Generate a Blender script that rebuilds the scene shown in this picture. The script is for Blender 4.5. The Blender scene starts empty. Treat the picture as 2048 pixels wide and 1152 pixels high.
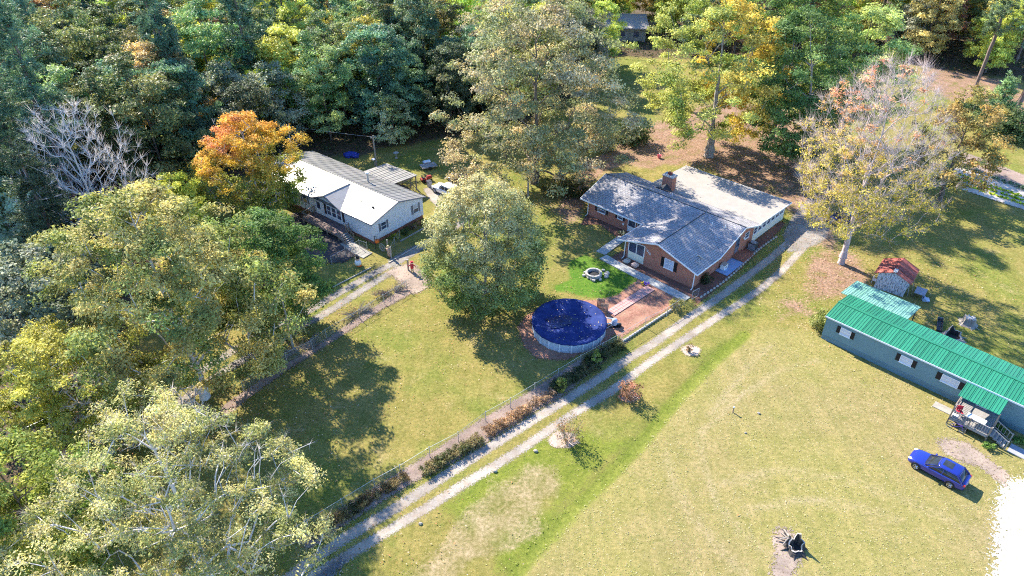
import bpy, math, random
import numpy as np
from mathutils import Vector

# ---------------------------------------------------------------- camera, sky, sun, exposure
SC = bpy.context.scene
COL = SC.collection
cam_d = bpy.data.cameras.new('drone_camera')
cam_d.sensor_width = 36.0
cam_d.lens = 36.0 * 1400.0 / 2048.0
cam_d.clip_start = 0.5
cam_d.clip_end = 3000.0
cam_o = bpy.data.objects.new('drone_camera', cam_d)
cam_o.location = (0.0, 0.0, 46.0)
cam_o.rotation_euler = (math.radians(90.0 - 35.073), 0.0, 0.0)
COL.objects.link(cam_o)
SC.camera = cam_o

SUN_EL = math.radians(37.0)
SUN_DIR = Vector((-0.63 * math.cos(SUN_EL), 0.777 * math.cos(SUN_EL), math.sin(SUN_EL))).normalized()
world = bpy.data.worlds.new('World')
SC.world = world
world.use_nodes = True
wt = world.node_tree
bg = wt.nodes['Background']
sky = wt.nodes.new('ShaderNodeTexSky')
sky.sky_type = 'NISHITA'
sky.sun_disc = False
sky.sun_elevation = SUN_EL
sky.sun_rotation = math.atan2(SUN_DIR.x, SUN_DIR.y) % (2 * math.pi)
sky.air_density = 1.0
sky.dust_density = 0.0
sky.ozone_density = 9.0
wt.links.new(sky.outputs[0], bg.inputs[0])
bg.inputs[1].default_value = 0.15

sun_d = bpy.data.lights.new('sun', 'SUN')
sun_d.energy = 5.0
sun_d.angle = math.radians(0.55)
sun_d.color = (1.0, 0.92, 0.79)
sun_o = bpy.data.objects.new('sun', sun_d)
sun_o.rotation_euler = (-SUN_DIR).to_track_quat('-Z', 'Y').to_euler()
sun_o.location = (-60, 80, 90)
COL.objects.link(sun_o)

vs = SC.view_settings
vs.view_transform = 'Standard'
vs.look = 'None'
vs.exposure = 1.6
vs.gamma = 1.0
vs.use_curve_mapping = False
cy = SC.cycles
cy.max_bounces = 6
cy.diffuse_bounces = 2
cy.glossy_bounces = 2
cy.transmission_bounces = 3
cy.transparent_max_bounces = 8
cy.caustics_reflective = False
cy.caustics_refractive = False
cy.filter_width = 1.1
cy.use_denoising = False
cy.volume_bounces = 0
cy.use_adaptive_sampling = True
cy.adaptive_threshold = 0.02

# ---------------------------------------------------------------- node materials
MATS = {}


class NT:
    def __init__(self, name):
        self.m = bpy.data.materials.new(name)
        self.m.use_nodes = True
        self.t = self.m.node_tree
        self.t.nodes.clear()
        self.out = self.t.nodes.new('ShaderNodeOutputMaterial')

    def n(self, typ, ins=None, **props):
        nd = self.t.nodes.new('ShaderNode' + typ)
        for k, v in props.items():
            setattr(nd, k, v)
        for k, v in (ins or {}).items():
            s = nd.inputs[k]
            if isinstance(v, bpy.types.NodeSocket):
                self.t.links.new(v, s)
            else:
                s.default_value = v
        return nd

    def math(self, op, a, b=0.0, clamp=False):
        nd = self.n('Math', {0: a, 1: b}, operation=op)
        nd.use_clamp = clamp
        return nd.outputs[0]

    def noise(self, vec, scale, detail=3.0, rough=0.55):
        return self.n('TexNoise', {'Vector': vec, 'Scale': scale, 'Detail': detail, 'Roughness': rough}).outputs['Fac']

    def ramp(self, f, a, b):
        return self.n('MapRange', {'Value': f, 'From Min': a, 'From Max': b}).outputs[0]

    def mix(self, f, a, b, blend='MIX'):
        nd = self.n('Mix', data_type='RGBA', blend_type=blend)
        for i, v in ((0, f), (6, a), (7, b)):
            if isinstance(v, bpy.types.NodeSocket):
                self.t.links.new(v, nd.inputs[i])
            else:
                nd.inputs[i].default_value = (*v, 1.0) if isinstance(v, tuple) and len(v) == 3 else v
        return nd.outputs[2]

    def attr(self, name, out='Fac'):
        return self.n('Attribute', attribute_name=name).outputs[out]

    def obj(self):
        return self.n('TexCoord').outputs['Object']

    def bsdf(self, col, rough=0.8, metal=0.0, spec=0.3, bump=None, bump_s=0.3, bump_d=0.02):
        ins = {'Roughness': rough, 'Metallic': metal, 'Specular IOR Level': spec}
        ins['Base Color'] = (*col, 1.0) if isinstance(col, tuple) else col
        nd = self.n('BsdfPrincipled', ins)
        if bump is not None:
            b = self.n('Bump', {'Height': bump, 'Strength': bump_s, 'Distance': bump_d})
            self.t.links.new(b.outputs[0], nd.inputs['Normal'])
        return nd.outputs[0]

    def done(self, sh):
        self.t.links.new(sh, self.out.inputs['Surface'])
        MATS[self.m.name] = self.m
        return self.m


def plain(name, col, rough=0.7, var=0.15, scale=4.0, metal=0.0, spec=0.3, bump=0.0):
    """a paint/wood/metal of one colour with mottled wear"""
    a = NT(name)
    o = a.obj()
    f = a.noise(o, scale, 5.0, 0.65)
    f2 = a.noise(o, scale * 9.0, 3.0)
    k = a.math('ADD', a.math('MULTIPLY', f, 0.7), a.math('MULTIPLY', f2, 0.3))
    dark = tuple(c * (1 - var) for c in col)
    lite = tuple(min(1.0, c * (1 + var)) for c in col)
    c = a.mix(a.ramp(k, 0.3, 0.7), dark, lite)
    r = a.math('ADD', a.math('MULTIPLY', f2, 0.2), rough - 0.1)
    return a.done(a.bsdf(c, r, metal, spec, k if bump else None, bump or 0.2))


def leafmat(name, trans=0.38, rough=0.45, rnd=0.12):
    a = NT(name)
    c = a.attr('Col', 'Color')
    oi = a.n('ObjectInfo').outputs['Random']
    hs = a.n('HueSaturation', {'Hue': a.math('ADD', 0.5 - rnd * 0.22, a.math('MULTIPLY', oi, rnd * 0.44)),
                               'Saturation': 1.0,
                               'Value': a.math('ADD', 1.0 - rnd * 1.4, a.math('MULTIPLY', oi, rnd * 2.8)), 'Color': c}).outputs[0]
    p = a.bsdf(hs, rough, 0.0, 0.12)
    t = a.n('BsdfTranslucent', {'Color': a.mix(1.0, hs, (1.15, 1.1, 0.7), 'MULTIPLY')}).outputs[0]
    ms = a.n('MixShader', {0: trans, 1: p, 2: t}).outputs[0]
    return a.done(ms)


def barkmat(name, c0, c1):
    a = NT(name)
    o = a.obj()
    mp = a.n('Mapping', {'Vector': o, 'Scale': (3.0, 3.0, 0.7)}).outputs[0]
    f = a.noise(mp, 3.0, 6.0, 0.7)
    c = a.mix(a.ramp(f, 0.35, 0.65), c0, c1)
    return a.done(a.bsdf(c, 0.9, 0, 0.1, f, 0.6, 0.05))


# ---------------------------------------------------------------- mesh builder
class MB:
    def __init__(self):
        self.v = []
        self.f = []
        self.mi = []
        self.cur = 0

    def add(self, vs, fs):
        b = len(self.v)
        self.v += [tuple(map(float, p)) for p in vs]
        self.f += [tuple(b + i for i in q) for q in fs]
        self.mi += [self.cur] * len(fs)
        return self

    def box(self, x0, x1, y0, y1, z0, z1, bev=0.0):
        if bev > 0:
            e = bev
            r0 = [(x0 + e, y0), (x1 - e, y0), (x1, y0 + e), (x1, y1 - e), (x1 - e, y1), (x0 + e, y1), (x0, y1 - e), (x0, y0 + e)]
            cx, cy_ = (x0 + x1) / 2, (y0 + y1) / 2
            sx = max(0.0, (x1 - x0) / 2 - e) / ((x1 - x0) / 2)
            sy = max(0.0, (y1 - y0) / 2 - e) / ((y1 - y0) / 2)
            inn = [(cx + (p[0] - cx) * sx, cy_ + (p[1] - cy_) * sy) for p in r0]
            return self.loft([[(*p, z0) for p in r0], [(*p, z1 - e) for p in r0], [(*p, z1) for p in inn]])
        vs = [(x0, y0, z0), (x1, y0, z0), (x1, y1, z0), (x0, y1, z0), (x0, y0, z1), (x1, y0, z1), (x1, y1, z1), (x0, y1, z1)]
        return self.add(vs, [(3, 2, 1, 0), (4, 5, 6, 7), (0, 1, 5, 4), (1, 2, 6, 5), (2, 3, 7, 6), (3, 0, 4, 7)])

    def obox(self, c, ax, L, W, z0, z1):
        """box centred at c=(x,y), long axis angle ax (radians)"""
        ca, sa = math.cos(ax), math.sin(ax)
        q = [(-L / 2, -W / 2), (L / 2, -W / 2), (L / 2, W / 2), (-L / 2, W / 2)]
        pts = [(c[0] + x * ca - y * sa, c[1] + x * sa + y * ca) for x, y in q]
        return self.prism(pts, z0, z1)

    def prism(self, poly, z0, z1):
        n = len(poly)
        vs = [(p[0], p[1], z0) for p in poly] + [(p[0], p[1], z1) for p in poly]
        fs = [tuple(range(n - 1, -1, -1)), tuple(range(n, 2 * n))]
        fs += [(i, (i + 1) % n, n + (i + 1) % n, n + i) for i in range(n)]
        return self.add(vs, fs)

    def ext(self, poly3, d):
        """extrude a planar 3D polygon by vector d"""
        n = len(poly3)
        vs = list(poly3) + [(p[0] + d[0], p[1] + d[1], p[2] + d[2]) for p in poly3]
        fs = [tuple(range(n - 1, -1, -1)), tuple(range(n, 2 * n))]
        fs += [(i, (i + 1) % n, n + (i + 1) % n, n + i) for i in range(n)]
        return self.add(vs, fs)

    def loft(self, rings, cap=True):
        n = len(rings[0])
        vs = [p for r in rings for p in r]
        fs = []
        for k in range(len(rings) - 1):
            for i in range(n):
                j = (i + 1) % n
                fs.append((k * n + i, k * n + j, (k + 1) * n + j, (k + 1) * n + i))
        if cap:
            fs.append(tuple(range(n - 1, -1, -1)))
            b = (len(rings) - 1) * n
            fs.append(tuple(range(b, b + n)))
        return self.add(vs, fs)

    def tube(self, p, q, r, r2=None, n=6):
        p = Vector(p)
        q = Vector(q)
        d = (q - p)
        if d.length < 1e-6:
            return self
        d.normalize()
        a = d.orthogonal().normalized()
        b = d.cross(a)
        r2 = r if r2 is None else r2
        rg = []
        for c, rr in ((p, r), (q, r2)):
            rg.append([tuple(c + (a * math.cos(t) + b * math.sin(t)) * rr) for t in [2 * math.pi * i / n for i in range(n)]])
        return self.loft(rg)

    def path(self, pts, r, n=6):
        for a, b in zip(pts[:-1], pts[1:]):
            self.tube(a, b, r, r, n)
        return self

    def lathe(self, prof, n=16, c=(0, 0, 0), cap=True):
        rings = [[(c[0] + r * math.cos(2 * math.pi * i / n), c[1] + r * math.sin(2 * math.pi * i / n), c[2] + z) for i in range(n)] for r, z in prof]
        return self.loft(rings, cap)

    def blob(self, c, r, seed=0, n=8, m=5, amp=0.18):
        rg = random.Random(seed)
        rings = []
        for k in range(1, m):
            th = math.pi * k / m
            rings.append([(c[0] + r[0] * math.sin(th) * math.cos(2 * math.pi * i / n) * (1 + rg.uniform(-amp, amp)),
                           c[1] + r[1] * math.sin(th) * math.sin(2 * math.pi * i / n) * (1 + rg.uniform(-amp, amp)),
                           c[2] - r[2] * math.cos(th) * (1 + rg.uniform(-amp, amp) * 0.5)) for i in range(n)])
        return self.loft(rings)

    def ring(self, c, R, r, ax='y', n=20, m=6):
        """torus; axle along ax"""
        rings = []
        for i in range(n):
            t = 2 * math.pi * i / n
            rr = []
            for j in range(m):
                s = 2 * math.pi * j / m
                d = R + r * math.cos(s)
                h = r * math.sin(s)
                u, w = d * math.cos(t), d * math.sin(t)
                p = {'y': (u, h, w), 'x': (h, u, w), 'z': (u, w, h)}[ax]
                rr.append((c[0] + p[0], c[1] + p[1], c[2] + p[2]))
            rings.append(rr)
        b = len(self.v)
        vs = [p for r_ in rings for p in r_]
        fs = []
        for i in range(n):
            for j in range(m):
                a0 = i * m + j
                a1 = i * m + (j + 1) % m
                k = (i + 1) % n
                fs.append((a0, a1, k * m + (j + 1) % m, k * m + j))
        return self.add(vs, fs)

    def mesh(self, name, mats, smooth=False):
        me = bpy.data.meshes.new(name)
        me.from_pydata(self.v, [], self.f)
        if not isinstance(mats, (list, tuple)):
            mats = [mats]
        for m in mats:
            me.materials.append(MATS[m])
        if len(mats) > 1:
            me.polygons.foreach_set('material_index', self.mi)
        if smooth:
            me.polygons.foreach_set('use_smooth', [True] * len(me.polygons))
        me.update()
        return me

    def obj(self, name, mats, parent=None, smooth=False, sub=0, loc=None, rz=0.0):
        o = bpy.data.objects.new(name, self.mesh(name, mats, smooth))
        COL.objects.link(o)
        if parent is not None:
            o.parent = parent
        if loc is not None:
            o.location = loc
        o.rotation_euler[2] = rz
        if sub:
            md = o.modifiers.new('sub', 'SUBSURF')
            md.levels = sub
            md.render_levels = sub
        return o


def tag(o, label, cat, group=None):
    o['label'] = label
    o['category'] = cat
    if group:
        o['group'] = group
    return o


def thing(name, label, cat, loc=(0, 0, 0), rz=0.0, group=None):
    o = bpy.data.objects.new(name, None)
    o.empty_display_size = 0.3
    COL.objects.link(o)
    o.location = (loc[0], loc[1], loc[2] if len(loc) > 2 else 0.0)
    o.rotation_euler[2] = rz
    return tag(o, label, cat, group)


def link_copy(o, parent=None):
    c = o.copy()
    COL.objects.link(c)
    c.parent = parent
    for ch in list(o.children):
        link_copy(ch, c)
    return c


def inst(mesh, name, parent, loc=(0, 0, 0), rz=0.0):
    """another object of a shared mesh"""
    o = bpy.data.objects.new(name, mesh)
    COL.objects.link(o)
    o.parent = parent
    o.location = loc
    o.rotation_euler[2] = rz
    return o


def struct(o, kind='structure'):
    o['kind'] = kind
    return o


def fast_mesh(name, V, F, mats, col=None, attrs=None, smooth=False):
    """V (n,3), F (m,k) constant-size faces, col (n,3)"""
    V = np.asarray(V, np.float32)
    F = np.asarray(F, np.int32)
    me = bpy.data.meshes.new(name)
    me.vertices.add(len(V))
    me.vertices.foreach_set('co', V.ravel())
    k = F.shape[1]
    me.loops.add(F.size)
    me.loops.foreach_set('vertex_index', F.ravel())
    me.polygons.add(len(F))
    me.polygons.foreach_set('loop_start', np.arange(0, F.size, k, dtype=np.int32))
    if smooth:
        me.polygons.foreach_set('use_smooth', np.ones(len(F), bool))
    if col is not None:
        ca = me.color_attributes.new('Col', 'FLOAT_COLOR', 'POINT')
        c4 = np.ones((len(V), 4), np.float32)
        c4[:, :3] = col
        ca.data.foreach_set('color', c4.ravel())
    for nm, arr in (attrs or {}).items():
        a = me.attributes.new(nm, 'FLOAT', 'POINT')
        a.data.foreach_set('value', np.asarray(arr, np.float32))
    for m in (mats if isinstance(mats, (list, tuple)) else [mats]):
        me.materials.append(MATS[m])
    me.update(calc_edges=True)
    me.validate()
    return me


def mobj(name, me, parent=None, loc=(0, 0, 0), rz=0.0):
    o = bpy.data.objects.new(name, me)
    COL.objects.link(o)
    if parent is not None:
        o.parent = parent
    o.location = loc
    o.rotation_euler[2] = rz
    return o


# ---------------------------------------------------------------- plane geometry (numpy)
def d_polyline(X, Y, pts):
    D = np.full(X.shape, 1e9)
    for (ax, ay), (bx, by) in zip(pts[:-1], pts[1:]):
        vx, vy = bx - ax, by - ay
        L = vx * vx + vy * vy + 1e-12
        t = np.clip(((X - ax) * vx + (Y - ay) * vy) / L, 0, 1)
        D = np.minimum(D, np.hypot(X - ax - t * vx, Y - ay - t * vy))
    return D


def sd_poly(X, Y, pts):
    """positive inside"""
    D = d_polyline(X, Y, list(pts) + [pts[0]])
    ins = np.zeros(X.shape, bool)
    n = len(pts)
    for i in range(n):
        x0, y0 = pts[i]
        x1, y1 = pts[(i + 1) % n]
        c = ((y0 > Y) != (y1 > Y)) & (X < (x1 - x0) * (Y - y0) / (y1 - y0 + 1e-12) + x0)
        ins ^= c
    return np.where(ins, D, -D)


def vnoise(X, Y, s, seed):
    """cheap smooth value noise 0..1"""
    rg = np.random.RandomState(seed)
    T = rg.rand(256, 256)
    x, y = X / s + 1000.0, Y / s + 1000.0
    xi, yi = np.floor(x).astype(int), np.floor(y).astype(int)
    fx, fy = x - xi, y - yi
    fx = fx * fx * (3 - 2 * fx)
    fy = fy * fy * (3 - 2 * fy)
    g = lambda a, b: T[a % 256, b % 256]
    return (g(xi, yi) * (1 - fx) + g(xi + 1, yi) * fx) * (1 - fy) + (g(xi, yi + 1) * (1 - fx) + g(xi + 1, yi + 1) * fx) * fy


def smooth(a, b, x):
    t = np.clip((x - a) / (b - a), 0, 1)
    return t * t * (3 - 2 * t)


# ---------------------------------------------------------------- material list
plain('white_paint', (0.74, 0.75, 0.76), 0.5, 0.05, 2.0)
plain('white_trim', (0.78, 0.78, 0.77), 0.5, 0.06, 3.0)
plain('cream_siding', (0.72, 0.69, 0.56), 0.55, 0.06, 3.0)
plain('dark_shutter', (0.028, 0.03, 0.04), 0.5, 0.2)
plain('grey_shutter', (0.16, 0.17, 0.21), 0.5, 0.15)
plain('black_shutter', (0.012, 0.013, 0.018), 0.5, 0.2)
plain('concrete', (0.36, 0.36, 0.34), 0.9, 0.2, 1.6, bump=0.25)
plain('old_concrete', (0.30, 0.28, 0.24), 0.9, 0.25, 1.2, bump=0.25)
plain('pink_paving', (0.48, 0.27, 0.24), 0.85, 0.16, 1.8, bump=0.2)
plain('blue_slab', (0.22, 0.36, 0.58), 0.7, 0.1, 1.5)
plain('brick_step', (0.27, 0.115, 0.075), 0.9, 0.25, 7.0, bump=0.3)
plain('weathered_wood', (0.26, 0.20, 0.15), 0.85, 0.3, 3.0, bump=0.3)
plain('grey_wood', (0.30, 0.28, 0.26), 0.9, 0.3, 3.0, bump=0.3)
plain('deck_wood', (0.17, 0.12, 0.11), 0.85, 0.25, 2.0, bump=0.3)
plain('pole_wood', (0.33, 0.29, 0.23), 0.9, 0.25, 2.0, bump=0.3)
plain('galvanised', (0.42, 0.44, 0.45), 0.45, 0.12, 6.0, metal=0.5)
plain('dark_metal', (0.05, 0.055, 0.06), 0.5, 0.3, 5.0, metal=0.3)
plain('tyre', (0.018, 0.018, 0.019), 0.85, 0.2, 8.0)
plain('rim', (0.10, 0.10, 0.11), 0.35, 0.1, 5.0, metal=0.8)
plain('rim_silver', (0.5, 0.5, 0.52), 0.3, 0.1, 5.0, metal=0.9)
plain('black_plastic', (0.02, 0.02, 0.022), 0.5, 0.2, 6.0)
plain('pool_rail', (0.62, 0.66, 0.70), 0.4, 0.08, 5.0)
plain('teal_siding', (0.135, 0.235, 0.265), 0.6, 0.10, 0.8)
plain('teal_skirt', (0.115, 0.20, 0.235), 0.65, 0.15, 1.2)
plain('red_rust', (0.36, 0.10, 0.075), 0.75, 0.45, 1.6)
plain('rust_dark', (0.17, 0.05, 0.045), 0.8, 0.4, 1.6)
plain('stone', (0.36, 0.35, 0.34), 0.9, 0.25, 5.0, bump=0.4)
plain('pale_stone', (0.38, 0.35, 0.31), 0.9, 0.2, 5.0, bump=0.4)
plain('field_stone', (0.30, 0.27, 0.22), 0.95, 0.3, 6.0, bump=0.5)
plain('pink_stone', (0.5, 0.36, 0.30), 0.9, 0.2, 5.0, bump=0.4)
plain('ash', (0.03, 0.03, 0.033), 0.95, 0.4, 6.0, bump=0.4)
plain('charred_wood', (0.05, 0.045, 0.042), 0.95, 0.5, 5.0, bump=0.6)
plain('stump_wood', (0.27, 0.24, 0.21), 0.9, 0.4, 4.0, bump=0.6)
plain('stump_top', (0.42, 0.39, 0.35), 0.9, 0.3, 5.0, bump=0.5)
plain('orange_plastic', (0.75, 0.17, 0.03), 0.45, 0.12, 6.0)
plain('red_plastic', (0.50, 0.03, 0.05), 0.45, 0.15, 6.0)
plain('pink_plastic', (0.65, 0.16, 0.18), 0.5, 0.12, 6.0)
plain('blue_tarp', (0.02, 0.04, 0.26), 0.5, 0.2, 3.0, bump=0.4)
plain('grey_box', (0.30, 0.30, 0.34), 0.6, 0.15, 2.0)
plain('tan_cloth', (0.52, 0.34, 0.26), 0.85, 0.2, 8.0, bump=0.2)
plain('straw', (0.55, 0.42, 0.22), 0.9, 0.3, 10.0, bump=0.4)
plain('purple_flower', (0.17, 0.08, 0.42), 0.7, 0.3, 12.0)
plain('yellow_flower', (0.6, 0.42, 0.03), 0.7, 0.2, 12.0)
plain('curtain', (0.55, 0.56, 0.60), 0.8, 0.08, 2.0)
plain('asphalt', (0.055, 0.052, 0.05), 0.9, 0.2, 1.5, bump=0.3)
plain('mower_red', (0.32, 0.04, 0.035), 0.4, 0.2, 5.0)


def carpaint(name, col, rough=0.25):
    a = NT(name)
    p = a.n('BsdfPrincipled', {'Base Color': (*col, 1), 'Roughness': rough, 'Metallic': 0.15, 'Specular IOR Level': 0.5,
                               'Coat Weight': 0.8, 'Coat Roughness': 0.05}).outputs[0]
    return a.done(p)


carpaint('paint_blue', (0.012, 0.026, 0.25))
carpaint('paint_white', (0.78, 0.79, 0.80))
carpaint('paint_black', (0.012, 0.013, 0.016))
carpaint('paint_navy', (0.015, 0.02, 0.09))
carpaint('lamp_clear', (0.75, 0.77, 0.8), 0.1)
carpaint('lamp_red', (0.6, 0.02, 0.02), 0.15)


def glassmat(name, col, rough=0.08):
    a = NT(name)
    f = a.noise(a.obj(), 1.3, 3)
    c = a.mix(a.ramp(f, 0.35, 0.7), col, tuple(min(1, x * 1.9 + 0.01) for x in col))
    return a.done(a.bsdf(c, rough, 0.0, 0.6))


glassmat('window_glass', (0.035, 0.05, 0.085))
glassmat('window_pale', (0.30, 0.34, 0.42), 0.12)
glassmat('car_glass', (0.015, 0.018, 0.02), 0.04)
glassmat('screen_glass', (0.02, 0.032, 0.075), 0.25)


def brickmat():
    a = NT('brick')
    o = a.obj()
    s = a.n('SeparateXYZ', {0: o})
    u = a.math('ADD', s.outputs[0], s.outputs[1])
    v = a.n('CombineXYZ', {0: u, 1: s.outputs[2], 2: 0.0}).outputs[0]
    b = a.n('TexBrick', {'Vector': v, 'Color1': (0.47, 0.165, 0.09, 1), 'Color2': (0.40, 0.135, 0.075, 1), 'Mortar': (0.46, 0.34, 0.29, 1),
                         'Scale': 1.0, 'Mortar Size': 0.008, 'Brick Width': 0.23, 'Row Height': 0.078, 'Bias': 0.1})
    f = a.noise(v, 0.9, 4)
    c = a.mix(a.ramp(f, 0.3, 0.75), b.outputs[0], a.mix(1.0, b.outputs[0], (0.78, 0.74, 0.74), 'MULTIPLY'))
    return a.done(a.bsdf(c, 0.9, 0, 0.15, b.outputs[1], -0.4, 0.01))


brickmat()


def shinglemat(name, c0, c1, line):
    """courses follow the roof's own 'sa' (along eave) and 'su' (up the slope) lengths"""
    a = NT(name)
    v = a.n('CombineXYZ', {0: a.attr('sa'), 1: a.attr('su'), 2: 0.0}).outputs[0]
    b = a.n('TexBrick', {'Vector': v, 'Color1': (*c0, 1), 'Color2': (*c1, 1), 'Mortar': (*line, 1), 'Scale': 1.0,
                         'Mortar Size': 0.026, 'Mortar Smooth': 0.5, 'Brick Width': 0.42, 'Row Height': 0.27, 'Bias': -0.1})
    f = a.noise(v, 0.55, 5, 0.6)
    c = a.mix(a.ramp(f, 0.3, 0.8), b.outputs[0], a.mix(1.0, b.outputs[0], (0.70, 0.68, 0.66), 'MULTIPLY'))
    g = a.noise(v, 22.0, 2)
    c = a.mix(a.ramp(g, 0.35, 0.75), c, a.mix(1.0, c, (1.3, 1.28, 1.25), 'MULTIPLY'))
    h = a.math('SUBTRACT', a.math('MULTIPLY', g, 0.3), b.outputs[1])
    return a.done(a.bsdf(c, 0.92, 0, 0.2, h, 0.5, 0.02))


shinglemat('shingle', (0.36, 0.35, 0.36), (0.265, 0.26, 0.275), (0.11, 0.11, 0.125))
plain('rolled_roofing', (0.32, 0.29, 0.26), 0.95, 0.14, 0.9, bump=0.2)


def metalroof(name, col, stain=(0.7, 0.68, 0.66), rough=0.4, metal=0.15):
    a = NT(name)
    o = a.obj()
    f = a.noise(o, 0.7, 6, 0.65)
    g = a.noise(a.n('Mapping', {'Vector': o, 'Scale': (5, 0.6, 1)}).outputs[0], 2.0, 4)
    c = a.mix(a.ramp(a.math('MULTIPLY', f, g), 0.2, 0.42), col, a.mix(1.0, col, stain, 'MULTIPLY'))
    oi = a.n('ObjectInfo').outputs['Random']
    c = a.mix(1.0, c, a.mix(oi, (0.84, 0.86, 0.85), (1.12, 1.10, 1.10)), 'MULTIPLY')
    return a.done(a.bsdf(c, rough, metal, 0.5))


metalroof('metal_pale', (0.33, 0.315, 0.29), rough=0.50, metal=0.6)
metalroof('metal_green', (0.02, 0.20, 0.11), (0.72, 0.78, 0.74), rough=0.5, metal=0.0)
metalroof('metal_faded_green', (0.17, 0.36, 0.29), (0.8, 0.86, 0.82), rough=0.55, metal=0.0)


def sidingmat(name, col, pitch):
    a = NT(name)
    s = a.n('SeparateXYZ', {0: a.obj()})
    w = a.math('FRACT', a.math('DIVIDE', s.outputs[2], pitch))
    f = a.noise(a.obj(), 0.8, 4)
    c = a.mix(a.ramp(f, 0.3, 0.8), col, tuple(x * 0.90 for x in col))
    c = a.mix(a.math('GREATER_THAN', w, 0.9), c, tuple(x * 0.72 for x in col))
    return a.done(a.bsdf(c, 0.55, 0, 0.3, w, 0.5, 0.02))


sidingmat('white_siding', (0.74, 0.76, 0.80), 0.13)


def peelmat():
    """white paint flaked off vertical grey boards"""
    a = NT('peeling_paint')
    o = a.obj()
    m = a.n('Mapping', {'Vector': o, 'Scale': (5.0, 5.0, 1.6)}).outputs[0]
    f = a.noise(m, 1.6, 8, 0.72)
    c = a.mix(a.ramp(f, 0.49, 0.57), (0.62, 0.64, 0.67), (0.17, 0.17, 0.19))
    return a.done(a.bsdf(c, 0.85, 0, 0.2, f, 0.3))


peelmat()


def poolcover():
    a = NT('pool_cover')
    o = a.obj()
    f = a.noise(o, 1.4, 6, 0.6)
    g = a.noise(o, 9.0, 4)
    c = a.mix(a.ramp(f, 0.3, 0.7), (0.014, 0.025, 0.105), (0.036, 0.058, 0.19))
    return a.done(a.bsdf(c, 0.8, 0, 0.06, a.math('ADD', f, a.math('MULTIPLY', g, 0.3)), 0.5, 0.06))


poolcover()


def poolwater():
    a = NT('standing_water')
    f = a.noise(a.obj(), 3.0, 4)
    c = a.mix(a.ramp(f, 0.35, 0.65), (0.006, 0.010, 0.045), (0.015, 0.028, 0.11))
    return a.done(a.bsdf(c, 0.12, 0, 0.16))


poolwater()


def poolwall():
    a = NT('pool_wall')
    o = a.obj()
    f = a.noise(o, 2.0, 5)
    c = a.mix(a.ramp(f, 0.3, 0.7), (0.50, 0.56, 0.62), (0.36, 0.44, 0.52))
    return a.done(a.bsdf(c, 0.45, 0, 0.4))


poolwall()


def meshalpha(name):
    """insect screen cloth"""
    a = NT(name)
    t = a.n('BsdfTransparent').outputs[0]
    p = a.bsdf((0.02, 0.025, 0.03), 0.6)
    return a.done(a.n('MixShader', {0: 0.6, 1: t, 2: p}).outputs[0])


meshalpha('insect_screen')
for nm, tr in (('leaf', 0.36), ('leaf_wood', 0.32), ('needle', 0.2)):
    leafmat(nm, tr, 0.5, 0.10 if nm == 'leaf' else 0.26)
leafmat('leaf_hero', 0.36, 0.6, 0.0)
leafmat('fallen', 0.05, 0.8, 0.0)
barkmat('bark_grey', (0.20, 0.17, 0.15), (0.38, 0.35, 0.32))
barkmat('bark_brown', (0.09, 0.07, 0.055), (0.22, 0.18, 0.145))
barkmat('bark_pale', (0.46, 0.42, 0.40), (0.70, 0.66, 0.63))
barkmat('bark_silver', (0.24, 0.20, 0.19), (0.48, 0.43, 0.42))
barkmat('bark_twig', (0.34, 0.265, 0.25), (0.60, 0.50, 0.475))
barkmat('bark_pine', (0.12, 0.085, 0.065), (0.25, 0.19, 0.16))

# ---------------------------------------------------------------- the ground
WOODS = [(-300, 8), (-37, 8), (-38, 50), (-41, 68), (-47, 80), (-44, 92), (-34, 98), (-22, 103), (-13, 107), (-6, 110), (4, 116), (14, 132),
         (24, 152), (60, 150), (76, 152), (88, 143), (100, 138), (112, 122), (300, 122), (300, 420), (-300, 420)]
DITCH = [(0.25,29.58),(2.03,31.89),(5.02,35.37),(7.88,38.30),(11.26,42.07),(15.76,47.96),(20.03,52.72),(24.37,57.15)]
LAWN_RIGHT = [(-1.20,27.91),(0.25,29.58),(2.03,31.89),(5.02,35.37),(7.88,38.30),(11.26,42.07),(15.76,47.96),(20.03,52.72),(26.13,57.82),(32.45,57.82),(40.79,47.36),(45.43,43.59),(50.97,36.04),(39.69,20.91),(-3.86,20.91)]
LITTER = [(5.85,83.97),(8.61,94.72),(16.61,105.66),(34.53,124.82),(49.23,124.82),(48.97,103.70),(43.57,83.97),(40.38,71.43),(36.50,76.10),(38.47,83.97),(28.48,97.29),(15.71,98.17),(10.23,87.59),(6.95,79.90)]
LITTER2 = [(28.78,59.54),(33.14,66.12),(38.60,74.90),(41.21,71.99),(42.78,67.14),(35.15,62.25)]
STRAW_GROUND = [(88.10,150.16),(90.85,145.11),(97.75,137.29),(97.79,126.11),(87.68,109.73),(82.65,114.06),(81.12,126.11),(79.49,134.35)]
DRYPATCH = [(-5.37,31.51),(-3.65,34.15),(-1.38,37.03),(1.51,39.35),(3.58,38.82),(3.67,36.78),(1.40,34.15),(-1.63,31.08),(-3.71,28.67),(-6.09,27.53),(-7.32,29.06)]
NEON = [(6.87,70.76),(9.03,72.10),(10.87,70.98),(14.59,67.55),(13.58,65.32),(11.48,63.95),(8.36,64.34),(5.37,65.52),(7.29,66.62)]
GREEN2 = [(-6.46,35.08),(-1.01,39.62),(2.44,42.12),(6.81,42.41),(10.31,42.41),(5.47,36.53),(0.59,30.67),(-2.24,27.53),(-3.33,28.29),(3.47,36.78),(3.17,39.08),(0.67,38.82),(-3.66,34.38)]

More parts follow.
